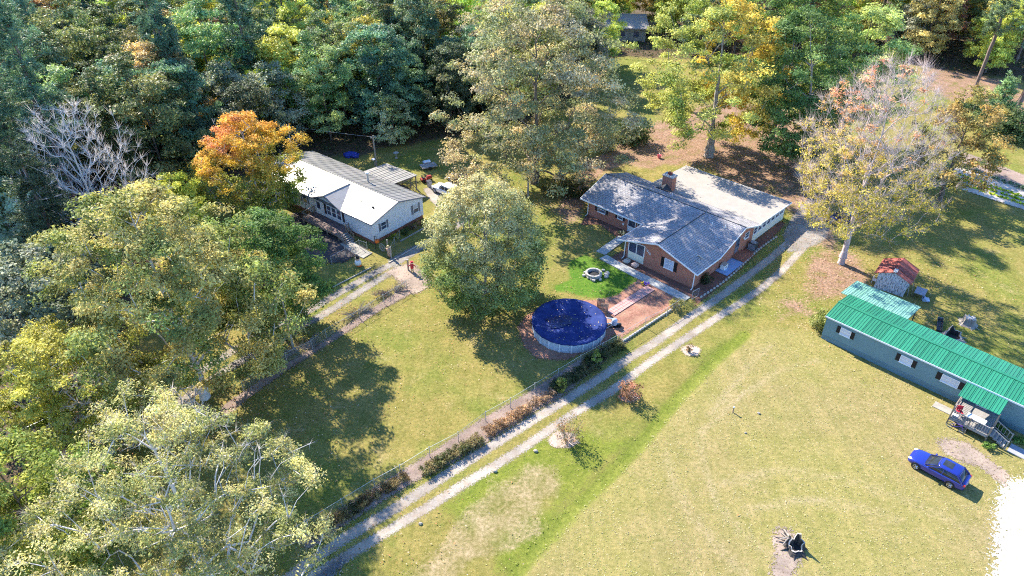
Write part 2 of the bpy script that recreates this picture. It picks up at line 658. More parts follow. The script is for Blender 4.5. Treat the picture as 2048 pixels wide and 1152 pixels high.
WORN = [[(16.68,43.59),(15.98,39.62),(16.34,35.56),(17.73,32.80),(19.67,30.46),(21.24,28.67)], [(13.11,40.99),(13.20,38.04),(13.92,34.61),(15.52,31.51),(17.07,29.06)], [(17.45,37.78),(22.40,39.19),(27.07,38.30),(30.82,36.53),(34.03,34.15),(36.65,31.93)], [(30.72,53.02),(26.27,51.53),(20.77,47.36),(16.55,43.00)], [(30.14,34.15),(26.81,35.56),(23.01,36.04),(18.75,35.08)], [(26.44,55.35),(23.53,52.27),(17.99,45.43)]]


def ground():
    xs = np.concatenate([np.arange(-700, -80, 20), np.arange(-80, -48, 2), np.arange(-48, 62, 0.6), np.arange(62, 110, 2), np.arange(110, 701, 20)])
    ys = np.concatenate([np.arange(-60, 24, 4), np.arange(24, 112, 0.6), np.arange(112, 230, 2.5), np.arange(230, 1300, 40)])
    X, Y = np.meshgrid(xs, ys)
    wob = (vnoise(X, Y, 3.0, 3) - 0.5) * 3.0 + (vnoise(X, Y, 0.9, 4) - 0.5) * 1.0
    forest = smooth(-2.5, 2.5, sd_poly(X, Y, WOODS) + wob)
    lit = smooth(-2.0, 2.5, np.maximum(np.maximum(sd_poly(X, Y, LITTER), sd_poly(X, Y, LITTER2)), sd_poly(X, Y, STRAW_GROUND)) + wob)
    dry = smooth(-0.8, 0.6, sd_poly(X, Y, LAWN_RIGHT) + wob * 0.12)
    dd = d_polyline(X, Y, DITCH)
    lush = np.maximum(smooth(-2.0, 2.0, sd_poly(X, Y, GREEN2) + wob * 0.8), smooth(1.3, 0.1, dd) * 0.9)
    neon = smooth(-0.9, 0.6, sd_poly(X, Y, NEON) + wob * 0.5)
    bare = smooth(-1.6, 1.0, sd_poly(X, Y, DRYPATCH) + wob * 0.9)
    worn = np.zeros_like(X)
    for w_ in WORN:
        worn = np.maximum(worn, smooth(0.55, 0.05, d_polyline(X, Y, w_)))
    worn *= 0.35 + 0.65 * vnoise(X, Y, 4.0, 61)
    Z = -0.12 * smooth(0.8, 0.0, dd)
    far = np.clip((np.hypot(X, Y - 70) - 230) / 400, 0, 1)
    Z = Z + far * 3.0 * vnoise(X, Y, 90.0, 8)
    V = np.stack([X, Y, Z], -1).reshape(-1, 3)
    ny, nx = X.shape
    i = np.arange(ny * nx).reshape(ny, nx)
    F = np.stack([i[:-1, :-1], i[:-1, 1:], i[1:, 1:], i[1:, :-1]], -1).reshape(-1, 4)
    a = NT('lawn')
    o = a.obj()
    n1 = a.noise(o, 0.10, 5, 0.6)
    n2 = a.noise(o, 0.55, 6, 0.62)
    n3 = a.noise(o, 3.2, 6, 0.72)
    n4 = a.noise(a.n('Mapping', {'Vector': o, 'Scale': (1.0, 1.0, 0.2)}).outputs[0], 14.0, 4, 0.8)
    k = a.math('ADD', a.math('MULTIPLY', n2, 0.5), a.math('MULTIPLY', n3, 0.5))
    sp = a.ramp(a.math('ADD', a.math('MULTIPLY', n3, 0.45), a.math('MULTIPLY', n4, 0.55)), 0.36, 0.66)
    # yard grass: olive to straw
    c = a.mix(a.ramp(k, 0.36, 0.66), (0.165, 0.155, 0.036), (0.305, 0.24, 0.085))
    c = a.mix(a.ramp(n1, 0.45, 0.62), c, a.mix(a.ramp(k, 0.4, 0.6), (0.125, 0.155, 0.026), (0.225, 0.22, 0.055)))
    cd = a.mix(a.ramp(k, 0.34, 0.66), (0.205, 0.195, 0.055), (0.325, 0.265, 0.105))
    cd = a.mix(a.ramp(n1, 0.42, 0.66), cd, a.mix(a.ramp(k, 0.4, 0.62), (0.235, 0.195, 0.075), (0.32, 0.25, 0.12)))
    c = a.mix(a.attr('dry'), c, cd)
    # mowing passes, weed clumps, worn straw-coloured spots
    mw = a.noise(a.n('Mapping', {'Vector': o, 'Rotation': (0, 0, math.radians(-52)), 'Scale': (1.3, 0.05, 1.0)}).outputs[0], 1.0, 3, 0.5)
    c = a.mix(1.0, c, a.mix(a.ramp(mw, 0.38, 0.62), (0.93, 0.95, 0.92), (1.06, 1.04, 1.05)), 'MULTIPLY')
    wd = a.noise(o, 0.85, 3, 0.5)
    wf = a.math('MULTIPLY', a.ramp(wd, 0.60, 0.70), a.ramp(n3, 0.42, 0.6))
    c = a.mix(a.math('MULTIPLY', wf, 0.6), c, (0.085, 0.13, 0.02))
    ws = a.noise(o, 0.33, 4, 0.6)
    c = a.mix(a.math('MULTIPLY', a.ramp(ws, 0.58, 0.72), a.ramp(n3, 0.35, 0.65)), c, (0.33, 0.26, 0.125))

    c = a.mix(a.math('MULTIPLY', a.attr('worn'), a.ramp(n3, 0.32, 0.6)), c, (0.36, 0.285, 0.17))

    def msk(nm, amt=0.6):
        m = a.math('ADD', a.attr(nm), a.math('MULTIPLY', a.math('SUBTRACT', n3, 0.5), amt * 2.0))
        return a.ramp(m, 0.3, 0.7)
    c = a.mix(a.math('MULTIPLY', msk('lush'), 0.75), c, a.mix(a.ramp(k, 0.35, 0.65), (0.10, 0.15, 0.014), (0.19, 0.22, 0.03)))
    c = a.mix(msk('neon', 0.7), c, a.mix(a.ramp(k, 0.35, 0.65), (0.05, 0.145, 0.014), (0.13, 0.21, 0.026)))
    c = a.mix(a.math('MULTIPLY', msk('bare', 0.5), a.ramp(k, 0.30, 0.62)), c, a.mix(a.ramp(k, 0.38, 0.62), (0.22, 0.175, 0.085), (0.37, 0.285, 0.175)))
    lc = a.mix(a.ramp(a.math('ADD', a.math('MULTIPLY', n3, 0.6), a.math('MULTIPLY', n2, 0.4)), 0.38, 0.62), (0.18, 0.10, 0.07), (0.36, 0.235, 0.165))
    c = a.mix(a.math('MULTIPLY', msk('litter', 0.9), a.ramp(n2, 0.25, 0.5)), c, lc)
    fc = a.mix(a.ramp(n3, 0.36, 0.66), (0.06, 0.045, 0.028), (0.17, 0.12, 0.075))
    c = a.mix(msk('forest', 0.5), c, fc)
    c = a.mix(1.0, c, a.mix(sp, (0.58, 0.62, 0.55), (1.3, 1.26, 1.24)), 'MULTIPLY')
    a.done(a.bsdf(c, 0.95, 0, 0.12, a.math('ADD', a.math('MULTIPLY', n3, 0.5), a.math('MULTIPLY', n4, 0.7)), 0.75, 0.10))
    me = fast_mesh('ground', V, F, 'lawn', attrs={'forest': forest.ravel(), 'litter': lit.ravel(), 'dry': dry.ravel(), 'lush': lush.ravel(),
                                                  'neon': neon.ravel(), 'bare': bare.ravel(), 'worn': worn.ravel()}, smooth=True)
    struct(mobj('ground', me))


ground()


def sheetmat(name, c0, c1, c2, scale=2.0, edge=0.35, rough=0.95, bump=0.5, thin=0.0, cap=0.5):
    """a loose surface that frays out at its rim: 'm' is metres inside the rim"""
    a = NT(name)
    o = a.obj()
    n2 = a.noise(o, scale * 0.4, 5, 0.6)
    n3 = a.noise(o, scale * 2.2, 6, 0.7)
    n4 = a.noise(o, scale * 7.0, 3, 0.7)
    k = a.math('ADD', a.math('MULTIPLY', n3, 0.55), a.math('MULTIPLY', n4, 0.45))
    c = a.mix(a.ramp(k, 0.38, 0.60), c0, c1)
    c = a.mix(a.math('MULTIPLY', a.ramp(n2, 0.42, 0.66), 0.75), c, c2)
    n1 = a.noise(o, 0.35, 4, 0.6)
    c = a.mix(1.0, c, a.mix(a.ramp(n1, 0.35, 0.65), (0.72, 0.72, 0.74), (1.15, 1.15, 1.15)), 'MULTIPLY')
    m = a.math('ADD', a.math('MINIMUM', a.attr('m'), cap), a.math('MULTIPLY', a.math('SUBTRACT', n3, 0.52), edge * 7.0))
    m = a.math('ADD', m, a.math('MULTIPLY', a.math('SUBTRACT', n4, 0.5 + thin), edge * 3.5))
    al = a.ramp(m, -0.06, 0.08)
    p = a.bsdf(c, rough, 0, 0.15, k, bump, 0.05)
    t = a.n('BsdfTransparent').outputs[0]
    return a.done(a.n('MixShader', {0: al, 1: t, 2: p}).outputs[0])


sheetmat('gravel_track', (0.25, 0.215, 0.175), (0.41, 0.365, 0.315), (0.30, 0.24, 0.175), 3.0, 0.2, cap=0.42)
sheetmat('gravel_grey', (0.20, 0.182, 0.158), (0.32, 0.295, 0.265), (0.24, 0.19, 0.145), 3.0, 0.26, cap=0.42)
sheetmat('gravel_white', (0.50, 0.475, 0.43), (0.72, 0.70, 0.66), (0.62, 0.58, 0.51), 1.6, 0.7, cap=1.2)
sheetmat('mulch_red', (0.15, 0.065, 0.045), (0.42, 0.215, 0.15), (0.33, 0.20, 0.135), 2.2, 0.22)
sheetmat('mulch_dark', (0.09, 0.045, 0.036), (0.26, 0.13, 0.09), (0.2, 0.11, 0.08), 2.4, 0.22)
sheetmat('bare_dirt', (0.24, 0.18, 0.135), (0.37, 0.295, 0.235), (0.30, 0.225, 0.175), 2.0, 0.36, cap=0.42)
sheetmat('pale_mulch', (0.40, 0.30, 0.23), (0.60, 0.49, 0.40), (0.48, 0.36, 0.28), 4.0, 0.18)
sheetmat('bed_soil', (0.19, 0.135, 0.105), (0.34, 0.265, 0.215), (0.26, 0.185, 0.15), 3.0, 0.25, cap=0.5)
sheetmat('tilled_soil', (0.50, 0.42, 0.34), (0.66, 0.58, 0.49), (0.58, 0.49, 0.41), 2.0, 0.25)
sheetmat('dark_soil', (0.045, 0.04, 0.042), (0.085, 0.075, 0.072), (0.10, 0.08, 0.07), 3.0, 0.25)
sheetmat('puddle_water', (0.10, 0.11, 0.12), (0.14, 0.15, 0.16), (0.12, 0.13, 0.14), 2.0, 0.35, 0.04, 0.05)


SHEETS = [0]


def sheet(name, mat, z, sdf, x0, x1, y0, y1, res=0.3):
    z = 0.004 + 0.0025 * SHEETS[0]
    SHEETS[0] += 1
    xs = np.arange(x0, x1 + res, res)
    ys = np.arange(y0, y1 + res, res)
    X, Y = np.meshgrid(xs, ys)
    S = sdf(X, Y)
    ny, nx = X.shape
    keep = S > -1.1
    q = keep[:-1, :-1] & keep[1:, :-1] & keep[:-1, 1:] & keep[1:, 1:]
    i = np.arange(ny * nx).reshape(ny, nx)
    F = np.stack([i[:-1, :-1], i[:-1, 1:], i[1:, 1:], i[1:, :-1]], -1)[q]
    used = np.unique(F)
    rm = np.full(ny * nx, -1)
    rm[used] = np.arange(len(used))
    V = np.stack([X, Y, np.full(X.shape, z)], -1).reshape(-1, 3)[used]
    me = fast_mesh(name, V, rm[F], mat, attrs={'m': S.reshape(-1)[used]})
    o = mobj(name, me)
    struct(o)
    return o


def bbox(pts, p=1.5):
    x = [a[0] for a in pts]
    y = [a[1] for a in pts]
    return min(x) - p, max(x) + p, min(y) - p, max(y) + p


def strip(name, mat, z, pts, w, res=0.25):
    return sheet(name, mat, z, lambda X, Y: w / 2 - d_polyline(X, Y, pts), *bbox(pts), res)


def patch(name, mat, z, pts, res=0.3):
    return sheet(name, mat, z, lambda X, Y: sd_poly(X, Y, pts), *bbox(pts), res)


LANE_A = [(-16.54,28.67),(-15.13,30.22),(-12.82,32.41),(-8.85,35.56),(-6.84,37.33),(-4.17,39.67),(-1.73,41.78),(1.30,44.32),(4.93,47.30),(8.83,50.66),(12.17,53.71),(14.12,55.19),(19.22,60.07),(23.95,64.34),(27.43,67.76),(31.64,71.99),(34.38,75.02),(37.26,78.35)]
LANE_B = [(-15.37,28.29),(-14.11,29.58),(-11.37,31.67),(-9.21,33.38),(-6.94,35.13),(-4.04,37.53),(-1.30,39.67),(1.61,42.07),(3.56,43.83),(5.99,45.94),(9.20,48.43),(11.76,50.81),(13.72,52.72),(21.91,59.80),(25.57,62.81),(28.19,65.12),(31.65,68.70),(35.18,72.90),(38.21,76.47)]
strip('lane_track', 'gravel_track', 0.010, LANE_A, 1.0)
strip('lane_track', 'gravel_track', 0.010, LANE_B, 0.92)
patch('parking_pad', 'gravel_grey', 0.006, [(34.74,77.34),(36.90,81.22),(39.25,84.68),(41.77,87.59),(43.07,85.39),(42.34,81.22),(40.21,76.72),(38.10,74.90),(36.01,73.71),(33.96,73.13)])
strip('house_track', 'gravel_grey', 0.010, [(-33.72,47.36),(-31.15,50.45),(-28.98,53.48),(-27.20,55.83),(-25.65,57.99),(-22.49,60.87),(-20.78,63.00),(-18.85,65.42),(-16.52,68.28),(-13.58,71.43)], 1.1)
strip('house_track', 'gravel_grey', 0.010, [(-31.64,45.68),(-28.42,50.95),(-25.90,54.25),(-24.12,55.67),(-22.71,58.24),(-20.88,59.98),(-19.47,61.78),(-17.72,64.24),(-15.72,66.93),(-13.37,69.77)], 1.1)
patch('house_driveway', 'gravel_grey', 0.006, [(-13.96,69.77),(-11.09,73.71),(-7.95,77.34),(-4.97,82.58),(-3.08,87.59),(-4.54,89.11),(-6.90,81.22),(-11.03,76.10),(-15.10,71.43)])
patch('house_driveway', 'gravel_track', 0.012, [(-12.75,90.19),(-11.14,91.45),(-8.34,87.59),(-6.05,83.97),(-7.90,81.22),(-9.79,83.97),(-11.59,87.15)])
patch('gravel_drive', 'gravel_white', 0.008, [(38.40,35.56),(40.40,37.94),(42.17,38.14),(50.97,36.04),(45.31,24.03),(30.82,24.03),(34.65,29.38),(36.51,32.36)])
patch('dirt_patch', 'bare_dirt', 0.006, [(37.04,42.41),(38.16,42.64),(39.63,42.12),(40.43,40.43),(41.26,38.56),(40.10,37.28),(39.20,39.35),(38.02,39.89),(36.89,40.99)])
patch('stump_pit', 'bare_dirt', 0.006, [(19.75,32.80),(20.65,33.60),(21.38,33.24),(21.56,31.51),(21.45,30.75),(20.23,29.38),(19.39,27.91),(17.81,27.91),(19.05,30.26),(19.62,31.51)])
patch('pool_bed', 'mulch_red', 0.006, [(0.58,58.24),(1.41,60.24),(5.36,63.19),(9.82,63.19),(11.90,64.14),(14.59,67.14),(16.23,67.55),(19.42,63.19),(17.22,61.51),(11.21,56.48),(10.88,57.15),(9.27,55.35),(5.28,52.87),(2.40,53.17),(1.13,55.35)])
patch('front_bed', 'mulch_dark', 0.006, [(11.40,71.43),(14.88,74.66),(17.10,73.71),(21.13,65.92),(20.25,63.38),(17.60,66.12),(13.01,70.76)])
patch('side_bed', 'mulch_dark', 0.006, [(8.92,79.90),(10.27,83.27),(11.17,82.86),(15.52,79.25),(15.08,76.10),(13.69,76.10),(11.54,79.90)])
patch('right_bed', 'mulch_dark', 0.006, [(20.94,66.12),(25.01,70.54),(30.80,76.10),(35.49,80.96),(36.03,80.16),(31.64,74.66),(27.07,69.24),(21.77,63.66),(20.19,62.06)])
patch('fence_bed', 'bed_soil', 0.006, [(-16.40,32.36),(-14.88,33.97),(-10.79,37.63),(-6.62,41.27),(-2.88,44.81),(1.70,48.57),(6.79,53.17),(11.21,56.48),(12.31,56.16),(7.61,51.17),(4.98,48.03),(1.64,45.43),(-0.62,43.47),(-3.60,40.99),(-5.21,39.62),(-7.58,38.14),(-10.15,36.04),(-12.88,33.69),(-15.07,31.51)])
patch('fence_bed_upper', 'bed_soil', 0.006, [(-26.86,46.39),(-24.92,49.05),(-22.48,52.42),(-19.34,56.16),(-16.45,60.24),(-12.76,65.12),(-11.65,66.32),(-10.59,65.12),(-14.42,61.14),(-17.04,57.65),(-19.50,54.56),(-22.15,51.17),(-24.50,47.70),(-25.89,45.12)])
patch('grass_path', 'bare_dirt', 0.006, [(-15.00,68.70),(-12.30,70.87),(-10.27,68.70),(-9.15,66.12),(-10.94,64.14),(-12.95,66.62)])
patch('shrub_ring', 'pale_mulch', 0.006, [(3.10,42.41),(3.81,43.47),(5.13,43.29),(5.92,42.12),(5.00,41.49),(3.50,41.55)])
patch('shrub_ring', 'pale_mulch', 0.006, [(10.14,48.03),(11.27,48.71),(12.06,47.70),(11.03,46.97),(10.23,47.23)])
patch('shrub_ring', 'pale_mulch', 0.006, [(17.09,54.72),(18.17,55.51),(19.23,54.72),(18.69,53.63),(17.48,53.63)])
patch('garden_soil', 'tilled_soil', 0.006, [(66.47,96.77),(68.35,97.46),(73.23,90.03),(78.60,82.03),(74.78,76.47),(69.60,83.97),(63.75,90.50)])
patch('garden_path', 'bed_soil', 0.005, [(69.27,101.43),(71.53,102.75),(76.04,94.72),(81.91,86.85),(78.97,82.58),(73.32,90.19),(67.95,98.17)])
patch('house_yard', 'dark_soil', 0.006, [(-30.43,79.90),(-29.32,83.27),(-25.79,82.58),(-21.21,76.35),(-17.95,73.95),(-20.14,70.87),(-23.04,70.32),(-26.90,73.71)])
patch('puddle', 'puddle_water', 0.016, [(-13.90,29.62),(-13.04,30.34),(-12.33,30.83),(-12.08,30.50),(-12.60,29.62),(-13.64,28.48),(-14.66,28.29)])
# concrete walks: solid slabs with joints
for pts, w, n, mat, nm in (([(14.13,76.60),(12.38,74.66),(10.89,72.90)], 1.3, 4, 'concrete', 'front_walk'), ([(11.11,72.10),(12.38,70.54),(14.99,67.86),(17.48,65.42),(19.54,63.19)], 1.25, 8, 'concrete', 'front_walk'),
                           ([(-21.07,75.62),(-19.02,73.36),(-17.61,72.33)], 1.5, 4, 'old_concrete', 'house_walk')):
    root = bpy.data.objects.new(nm, None)
    COL.objects.link(root)
    struct(root)
    cum = [0.0]
    for a_, b_ in zip(pts[:-1], pts[1:]):
        cum.append(cum[-1] + math.dist(a_, b_))
    def at(t):
        for i in range(len(pts) - 1):
            if t <= cum[i + 1] + 1e-6:
                f = (t - cum[i]) / (cum[i + 1] - cum[i])
                return (pts[i][0] + f * (pts[i + 1][0] - pts[i][0]), pts[i][1] + f * (pts[i + 1][1] - pts[i][1]))
        return pts[-1]
    for i in range(n):
        p, q = at(cum[-1] * i / n + 0.015), at(cum[-1] * (i + 1) / n - 0.015)
        MB().obox(((p[0] + q[0]) / 2, (p[1] + q[1]) / 2), math.atan2(q[1] - p[1], q[0] - p[0]), math.dist(p, q), w, 0.0, 0.095 + 0.006 * (i % 3)).obj('slab', mat, root)
pp = ((10.64,60.60), (16.10,65.72))
root = bpy.data.objects.new('brick_path', None)
COL.objects.link(root)
struct(root)
dx, dy = pp[1][0] - pp[0][0], pp[1][1] - pp[0][1]
pl = math.hypot(dx, dy)
pa = math.atan2(dy, dx)
nrow, ncol = int(pl / 0.44), 3
pm = MB().box(-0.2, 0.2, -0.19, 0.19, 0, 0.04, 0.012).mesh('paver', 'pink_paving')
rg = random.Random(5)
for i in range(nrow):
    for j in range(ncol):
        t, s = (i + 0.5) * 0.42, (j - 1) * 0.40
        inst(pm, 'paver', root, (pp[0][0] + math.cos(pa) * t - math.sin(pa) * s, pp[0][1] + math.sin(pa) * t + math.cos(pa) * s, 0.07 + rg.uniform(-.006, .006)), pa + rg.uniform(-.03, .03))

# ---------------------------------------------------------------- house parts
def slope(name, poly, th, mat, parent, along, up):
    """roof slab from a planar 3D polygon, its shingle lengths measured from along/up unit vectors"""
    V = [tuple(p) for p in poly] + [(p[0], p[1], p[2] - th) for p in poly]
    n = len(poly)
    F = [tuple(range(n)), tuple(range(2 * n - 1, n - 1, -1))] + [(i, n + i, n + (i + 1) % n, (i + 1) % n) for i in range(n)]
    me = bpy.data.meshes.new(name)
    me.from_pydata(V, [], F)
    al, u = Vector(along), Vector(up)
    for nm, d in (('sa', al), ('su', u)):
        at_ = me.attributes.new(nm, 'FLOAT', 'POINT')
        at_.data.foreach_set('value', [Vector(v).dot(d) for v in V])
    me.materials.append(MATS[mat])
    me.update()
    return mobj(name, me, parent)


def ribbed(name, L, W, th, ribs, mat, rib_h=0.03, rib_w=0.05):
    """one metal roofing sheet: x = width W, y = length L up the slope, raised ribs"""
    b = MB().box(0.004, W - 0.004, 0, L, -th, 0)
    for i in range(ribs):
        x = 0.06 + (W - 0.12) * i / max(1, ribs - 1)
        b.add([(x - rib_w / 2, 0.001, 0.001), (x + rib_w / 2, 0.001, 0.001), (x + rib_w / 4, 0.001, rib_h), (x - rib_w / 4, 0.001, rib_h),
               (x - rib_w / 2, L - .001, 0.001), (x + rib_w / 2, L - .001, 0.001), (x + rib_w / 4, L - .001, rib_h), (x - rib_w / 4, L - .001, rib_h)],
              [(0, 1, 2, 3), (7, 6, 5, 4), (1, 5, 6, 2), (3, 2, 6, 7), (0, 3, 7, 4)])
    return b.mesh(name, mat)


def panel_roof(parent, p0, run, upv, L, n, W, mat, name='roof_panel', ribs=4):
    """n sheets laid side by side from p0 along unit 'run', rising along unit 'upv' for L metres"""
    me = ribbed(name, L, W, 0.03, ribs, mat)
    run, upv = Vector(run).normalized(), Vector(upv).normalized()
    nz = run.cross(upv)
    from mathutils import Matrix
    R = Matrix((run, upv, nz)).transposed().to_4x4()
    for i in range(n):
        o = bpy.data.objects.new(name, me)
        COL.objects.link(o)
        o.parent = parent
        o.matrix_local = Matrix.Translation(Vector(p0) + run * (W * i)) @ R


def window(parent, face, a0, a1, z0, z1, at, shutters=None, glass='window_glass', cols=1, rows=2, frame='white_trim', out=-1, name='window', curtain=False, mid=True):
    """a window on a wall in the house's own axes; face 'y': wall plane y=at, a along x; face 'x': plane x=at, a along y; out = outward sign"""
    def bx(b, p0, p1, d0, d1, q0, q1):
        d0, d1 = sorted((at + out * d0, at + out * d1))
        if face == 'y':
            b.box(p0, p1, d0, d1, q0, q1)
        else:
            b.box(d0, d1, p0, p1, q0, q1)
        return b
    fw = 0.05
    fr = MB()
    for p0, p1, q0, q1 in ((a0, a0 + fw, z0, z1), (a1 - fw, a1, z0, z1), (a0 + fw, a1 - fw, z1 - fw, z1), (a0 + fw, a1 - fw, z0, z0 + fw)):
        bx(fr, p0, p1, -0.03, 0.055, q0, q1)
    for i in range(1, cols):
        x = a0 + (a1 - a0) * i / cols
        bx(fr, x - 0.03, x + 0.03, -0.03, 0.045, z0 + fw, z1 - fw)
    for j in range(1, rows):
        z = z0 + (z1 - z0) * j / rows
        for i in range(cols):
            xa = a0 + (a1 - a0) * i / cols + (fw if i == 0 else 0.035)
            xb = a0 + (a1 - a0) * (i + 1) / cols - (fw if i == cols - 1 else 0.035)
            bx(fr, xa, xb, -0.03, 0.04, z - 0.025, z + 0.025)
    w = fr.obj(name, frame, parent)
    bx(MB(), a0 - 0.05, a1 + 0.05, 0.0, 0.10, z0 - 0.06, z0 - 0.004).obj('sill', frame, w)
    for i in range(cols):
        for j in range(rows):
            xa = a0 + (a1 - a0) * i / cols + (fw if i == 0 else 0.036)
            xb = a0 + (a1 - a0) * (i + 1) / cols - (fw if i == cols - 1 else 0.036)
            za = z0 + (z1 - z0) * j / rows + (fw if j == 0 else 0.026)
            zb = z0 + (z1 - z0) * (j + 1) / rows - (fw if j == rows - 1 else 0.026)
            bx(MB(), xa, xb, 0.003, 0.015, za, zb).obj('pane', glass if not (curtain and j == rows - 1) else 'window_pale', w)
    if shutters:
        sw = min(0.42, (a1 - a0) * 0.32)
        for p0, p1 in ((a0 - 0.03 - sw, a0 - 0.03), (a1 + 0.03, a1 + 0.03 + sw)):
            s = MB()
            bx(s, p0, p0 + 0.05, 0.0, 0.05, z0 - 0.03, z1 + 0.03)
            bx(s, p1 - 0.05, p1, 0.0, 0.05, z0 - 0.03, z1 + 0.03)
            k = int((z1 - z0) / 0.09)
            for q in range(k):
                zz = z0 + (z1 - z0) * q / k
                bx(s, p0 + 0.05, p1 - 0.05, 0.0, 0.03 if q % 2 else 0.042, zz, zz + (z1 - z0) / k)
            s.obj('shutter', shutters, w)
    return w


def door(parent, face, a0, a1, z0, z1, at, mat='white_trim', out=-1, pane=True):
    def bx(b, p0, p1, d0, d1, q0, q1):
        d0, d1 = sorted((at + out * d0, at + out * d1))
        return b.box(p0, p1, d0, d1, q0, q1) if face == 'y' else b.box(d0, d1, p0, p1, q0, q1)
    b = MB()
    bx(b, a0, a0 + 0.1, -0.02, 0.06, z0, z1)
    bx(b, a1 - 0.1, a1, -0.02, 0.06, z0, z1)
    bx(b, a0 + 0.1, a1 - 0.1, -0.02, 0.06, z1 - 0.1, z1)
    d = b.obj('door', mat, parent)
    bx(MB(), a0 + 0.1, a1 - 0.1, -0.01, 0.02, z0, z0 + (z1 - z0) * (0.4 if pane else 1)).obj('door_leaf', mat, d)
    if pane:
        bx(MB(), a0 + 0.1, a1 - 0.1, -0.01, 0.012, z0 + (z1 - z0) * 0.4 + .004, z1 - 0.1).obj('door_glass', 'window_glass', d)
    bx(MB(), a1 - 0.2, a1 - 0.15, 0.02, 0.09, z0 + 0.95, z0 + 1.05).obj('handle', 'dark_metal', d)
    return d


def handrail(parent, a, b, h=0.9, n=8, mat='weathered_wood', posts=True):
    """rail with balusters between two points (base heights in z)"""
    a, b = Vector(a), Vector(b)
    r = MB()
    up = Vector((0, 0, h))
    r.tube(a + up, b + up, 0.045, n=4)
    r.tube(a + up * 0.12, b + up * 0.12, 0.035, n=4)
    o = r.obj('railing', mat, parent)
    m = MB().box(-0.02, 0.02, -0.02, 0.02, h * 0.12, h).mesh('baluster', mat)
    for i in range(1, n):
        inst(m, 'baluster', o, a + (b - a) * (i / n))
    if posts:
        pmesh = MB().box(-0.05, 0.05, -0.05, 0.05, 0, h + 0.08).mesh('post', mat)
        for q in (a, b):
            inst(pmesh, 'post', o, q)
    return o


def downspout(parent, x, y, z, outx=0.0, outy=-0.05):
    b = MB()
    b.box(x - 0.045, x + 0.045, y - 0.04, y + 0.04, 0.15, z)
    b.tube((x, y, 0.17), (x + outx * 9, y + outy * 9, 0.06), 0.05, n=4)
    return b.obj('downspout', 'white_trim', parent)


# ---------------------------------------------------------------- brick house
BO = (20.56,65.42)
BH = thing('brick_house', 'red brick ranch house with grey shingle roof, front gable wing and brick chimney', 'house', BO, math.radians(-44))
b = MB()
b.ext([(-9.4, 0, 0), (0, 0, 0), (0, 0, 2.30), (-4.95, 0, 3.78), (-9.4, 0, 2.45)], (0, 5.1, 0))
b.ext([(0, 5.2, 0), (0, 10.0, 0), (0, 13.6, 0), (0, 13.6, 2.62), (0, 10.0, 3.86), (0, 5.2, 2.26)], (-19.3, 0, 0))
b.obj('wall', 'brick', BH)
MB().box(-15.4, -0.08, 13.61, 22.3, 0, 2.32).obj('addition_wall', 'cream_siding', BH)
sl = (0.303, 0.953)
SZ = lambda y: 2.29 + (y - 4.75) * 0.327
WZ = lambda x: 4.02 - abs(x + 4.95) * 0.305
slope('roof_slope', [(-20.5, 4.75, SZ(4.75)), (0.5, 4.75, SZ(4.75)), (0.5, 10.05, SZ(10.05)), (-20.5, 10.05, SZ(10.05))], 0.10, 'shingle', BH, (1, 0, 0), (0, 0.95, 0.311))
slope('roof_slope', [(0.5, 10.05, 4.02), (0.5, 14.25, 2.70), (-15.7, 14.25, 2.70), (-15.7, 15.0, 2.47), (-20.5, 15.0, 2.47), (-20.5, 10.05, 4.02)], 0.10, 'shingle', BH, (1, 0, 0), (0, -0.954, 0.30))
slope('roof_slope', [(-10.45, -0.4, WZ(-10.45)), (-4.95, -0.4, WZ(-4.95)), (-4.95, 9.9, WZ(-4.95)), (-10.45, 4.7, WZ(-10.45))], 0.10, 'shingle', BH, (0, 1, 0), (0.956, 0, 0.292))
slope('roof_slope', [(-4.95, -0.4, WZ(-4.95)), (0.55, -0.4, WZ(0.55)), (0.55, 4.7, WZ(0.55)), (-4.95, 9.9, WZ(-4.95))], 0.10, 'shingle', BH, (0, 1, 0), (-0.956, 0, 0.292))
slope('addition_roof', [(-15.8, 14.2, 2.735), (0.35, 14.2, 2.735), (0.35, 22.85, 2.42), (-15.8, 22.85, 2.42)], 0.12, 'rolled_roofing', BH, (1, 0, 0), (0, -1, 0))
# ridge caps, fascia boards, gutter
b = MB()
b.tube((-20.52, 10.05, 4.03), (0.52, 10.05, 4.03), 0.06, n=5)
b.tube((-4.95, -0.42, 4.03), (-4.95, 9.8, 4.03), 0.06, n=5)
b.obj('ridge_cap', 'dark_metal', BH)
b = MB()
def fascia(p, q, h=0.17, t=0.025):
    d = (Vector(q) - Vector(p)).normalized()
    nn = Vector((d.y, -d.x, 0)).normalized() * t
    p, q = Vector(p), Vector(q)
    e = Vector((0, 0, 0.012))
    b.add([p - nn - Vector((0, 0, h)) + e, p + nn - Vector((0, 0, h)) + e, q + nn - Vector((0, 0, h)) + e, q - nn - Vector((0, 0, h)) + e, p - nn + e, p + nn + e, q + nn + e, q - nn + e],
          [(3, 2, 1, 0), (4, 5, 6, 7), (0, 1, 5, 4), (1, 2, 6, 5), (2, 3, 7, 6), (3, 0, 4, 7)])
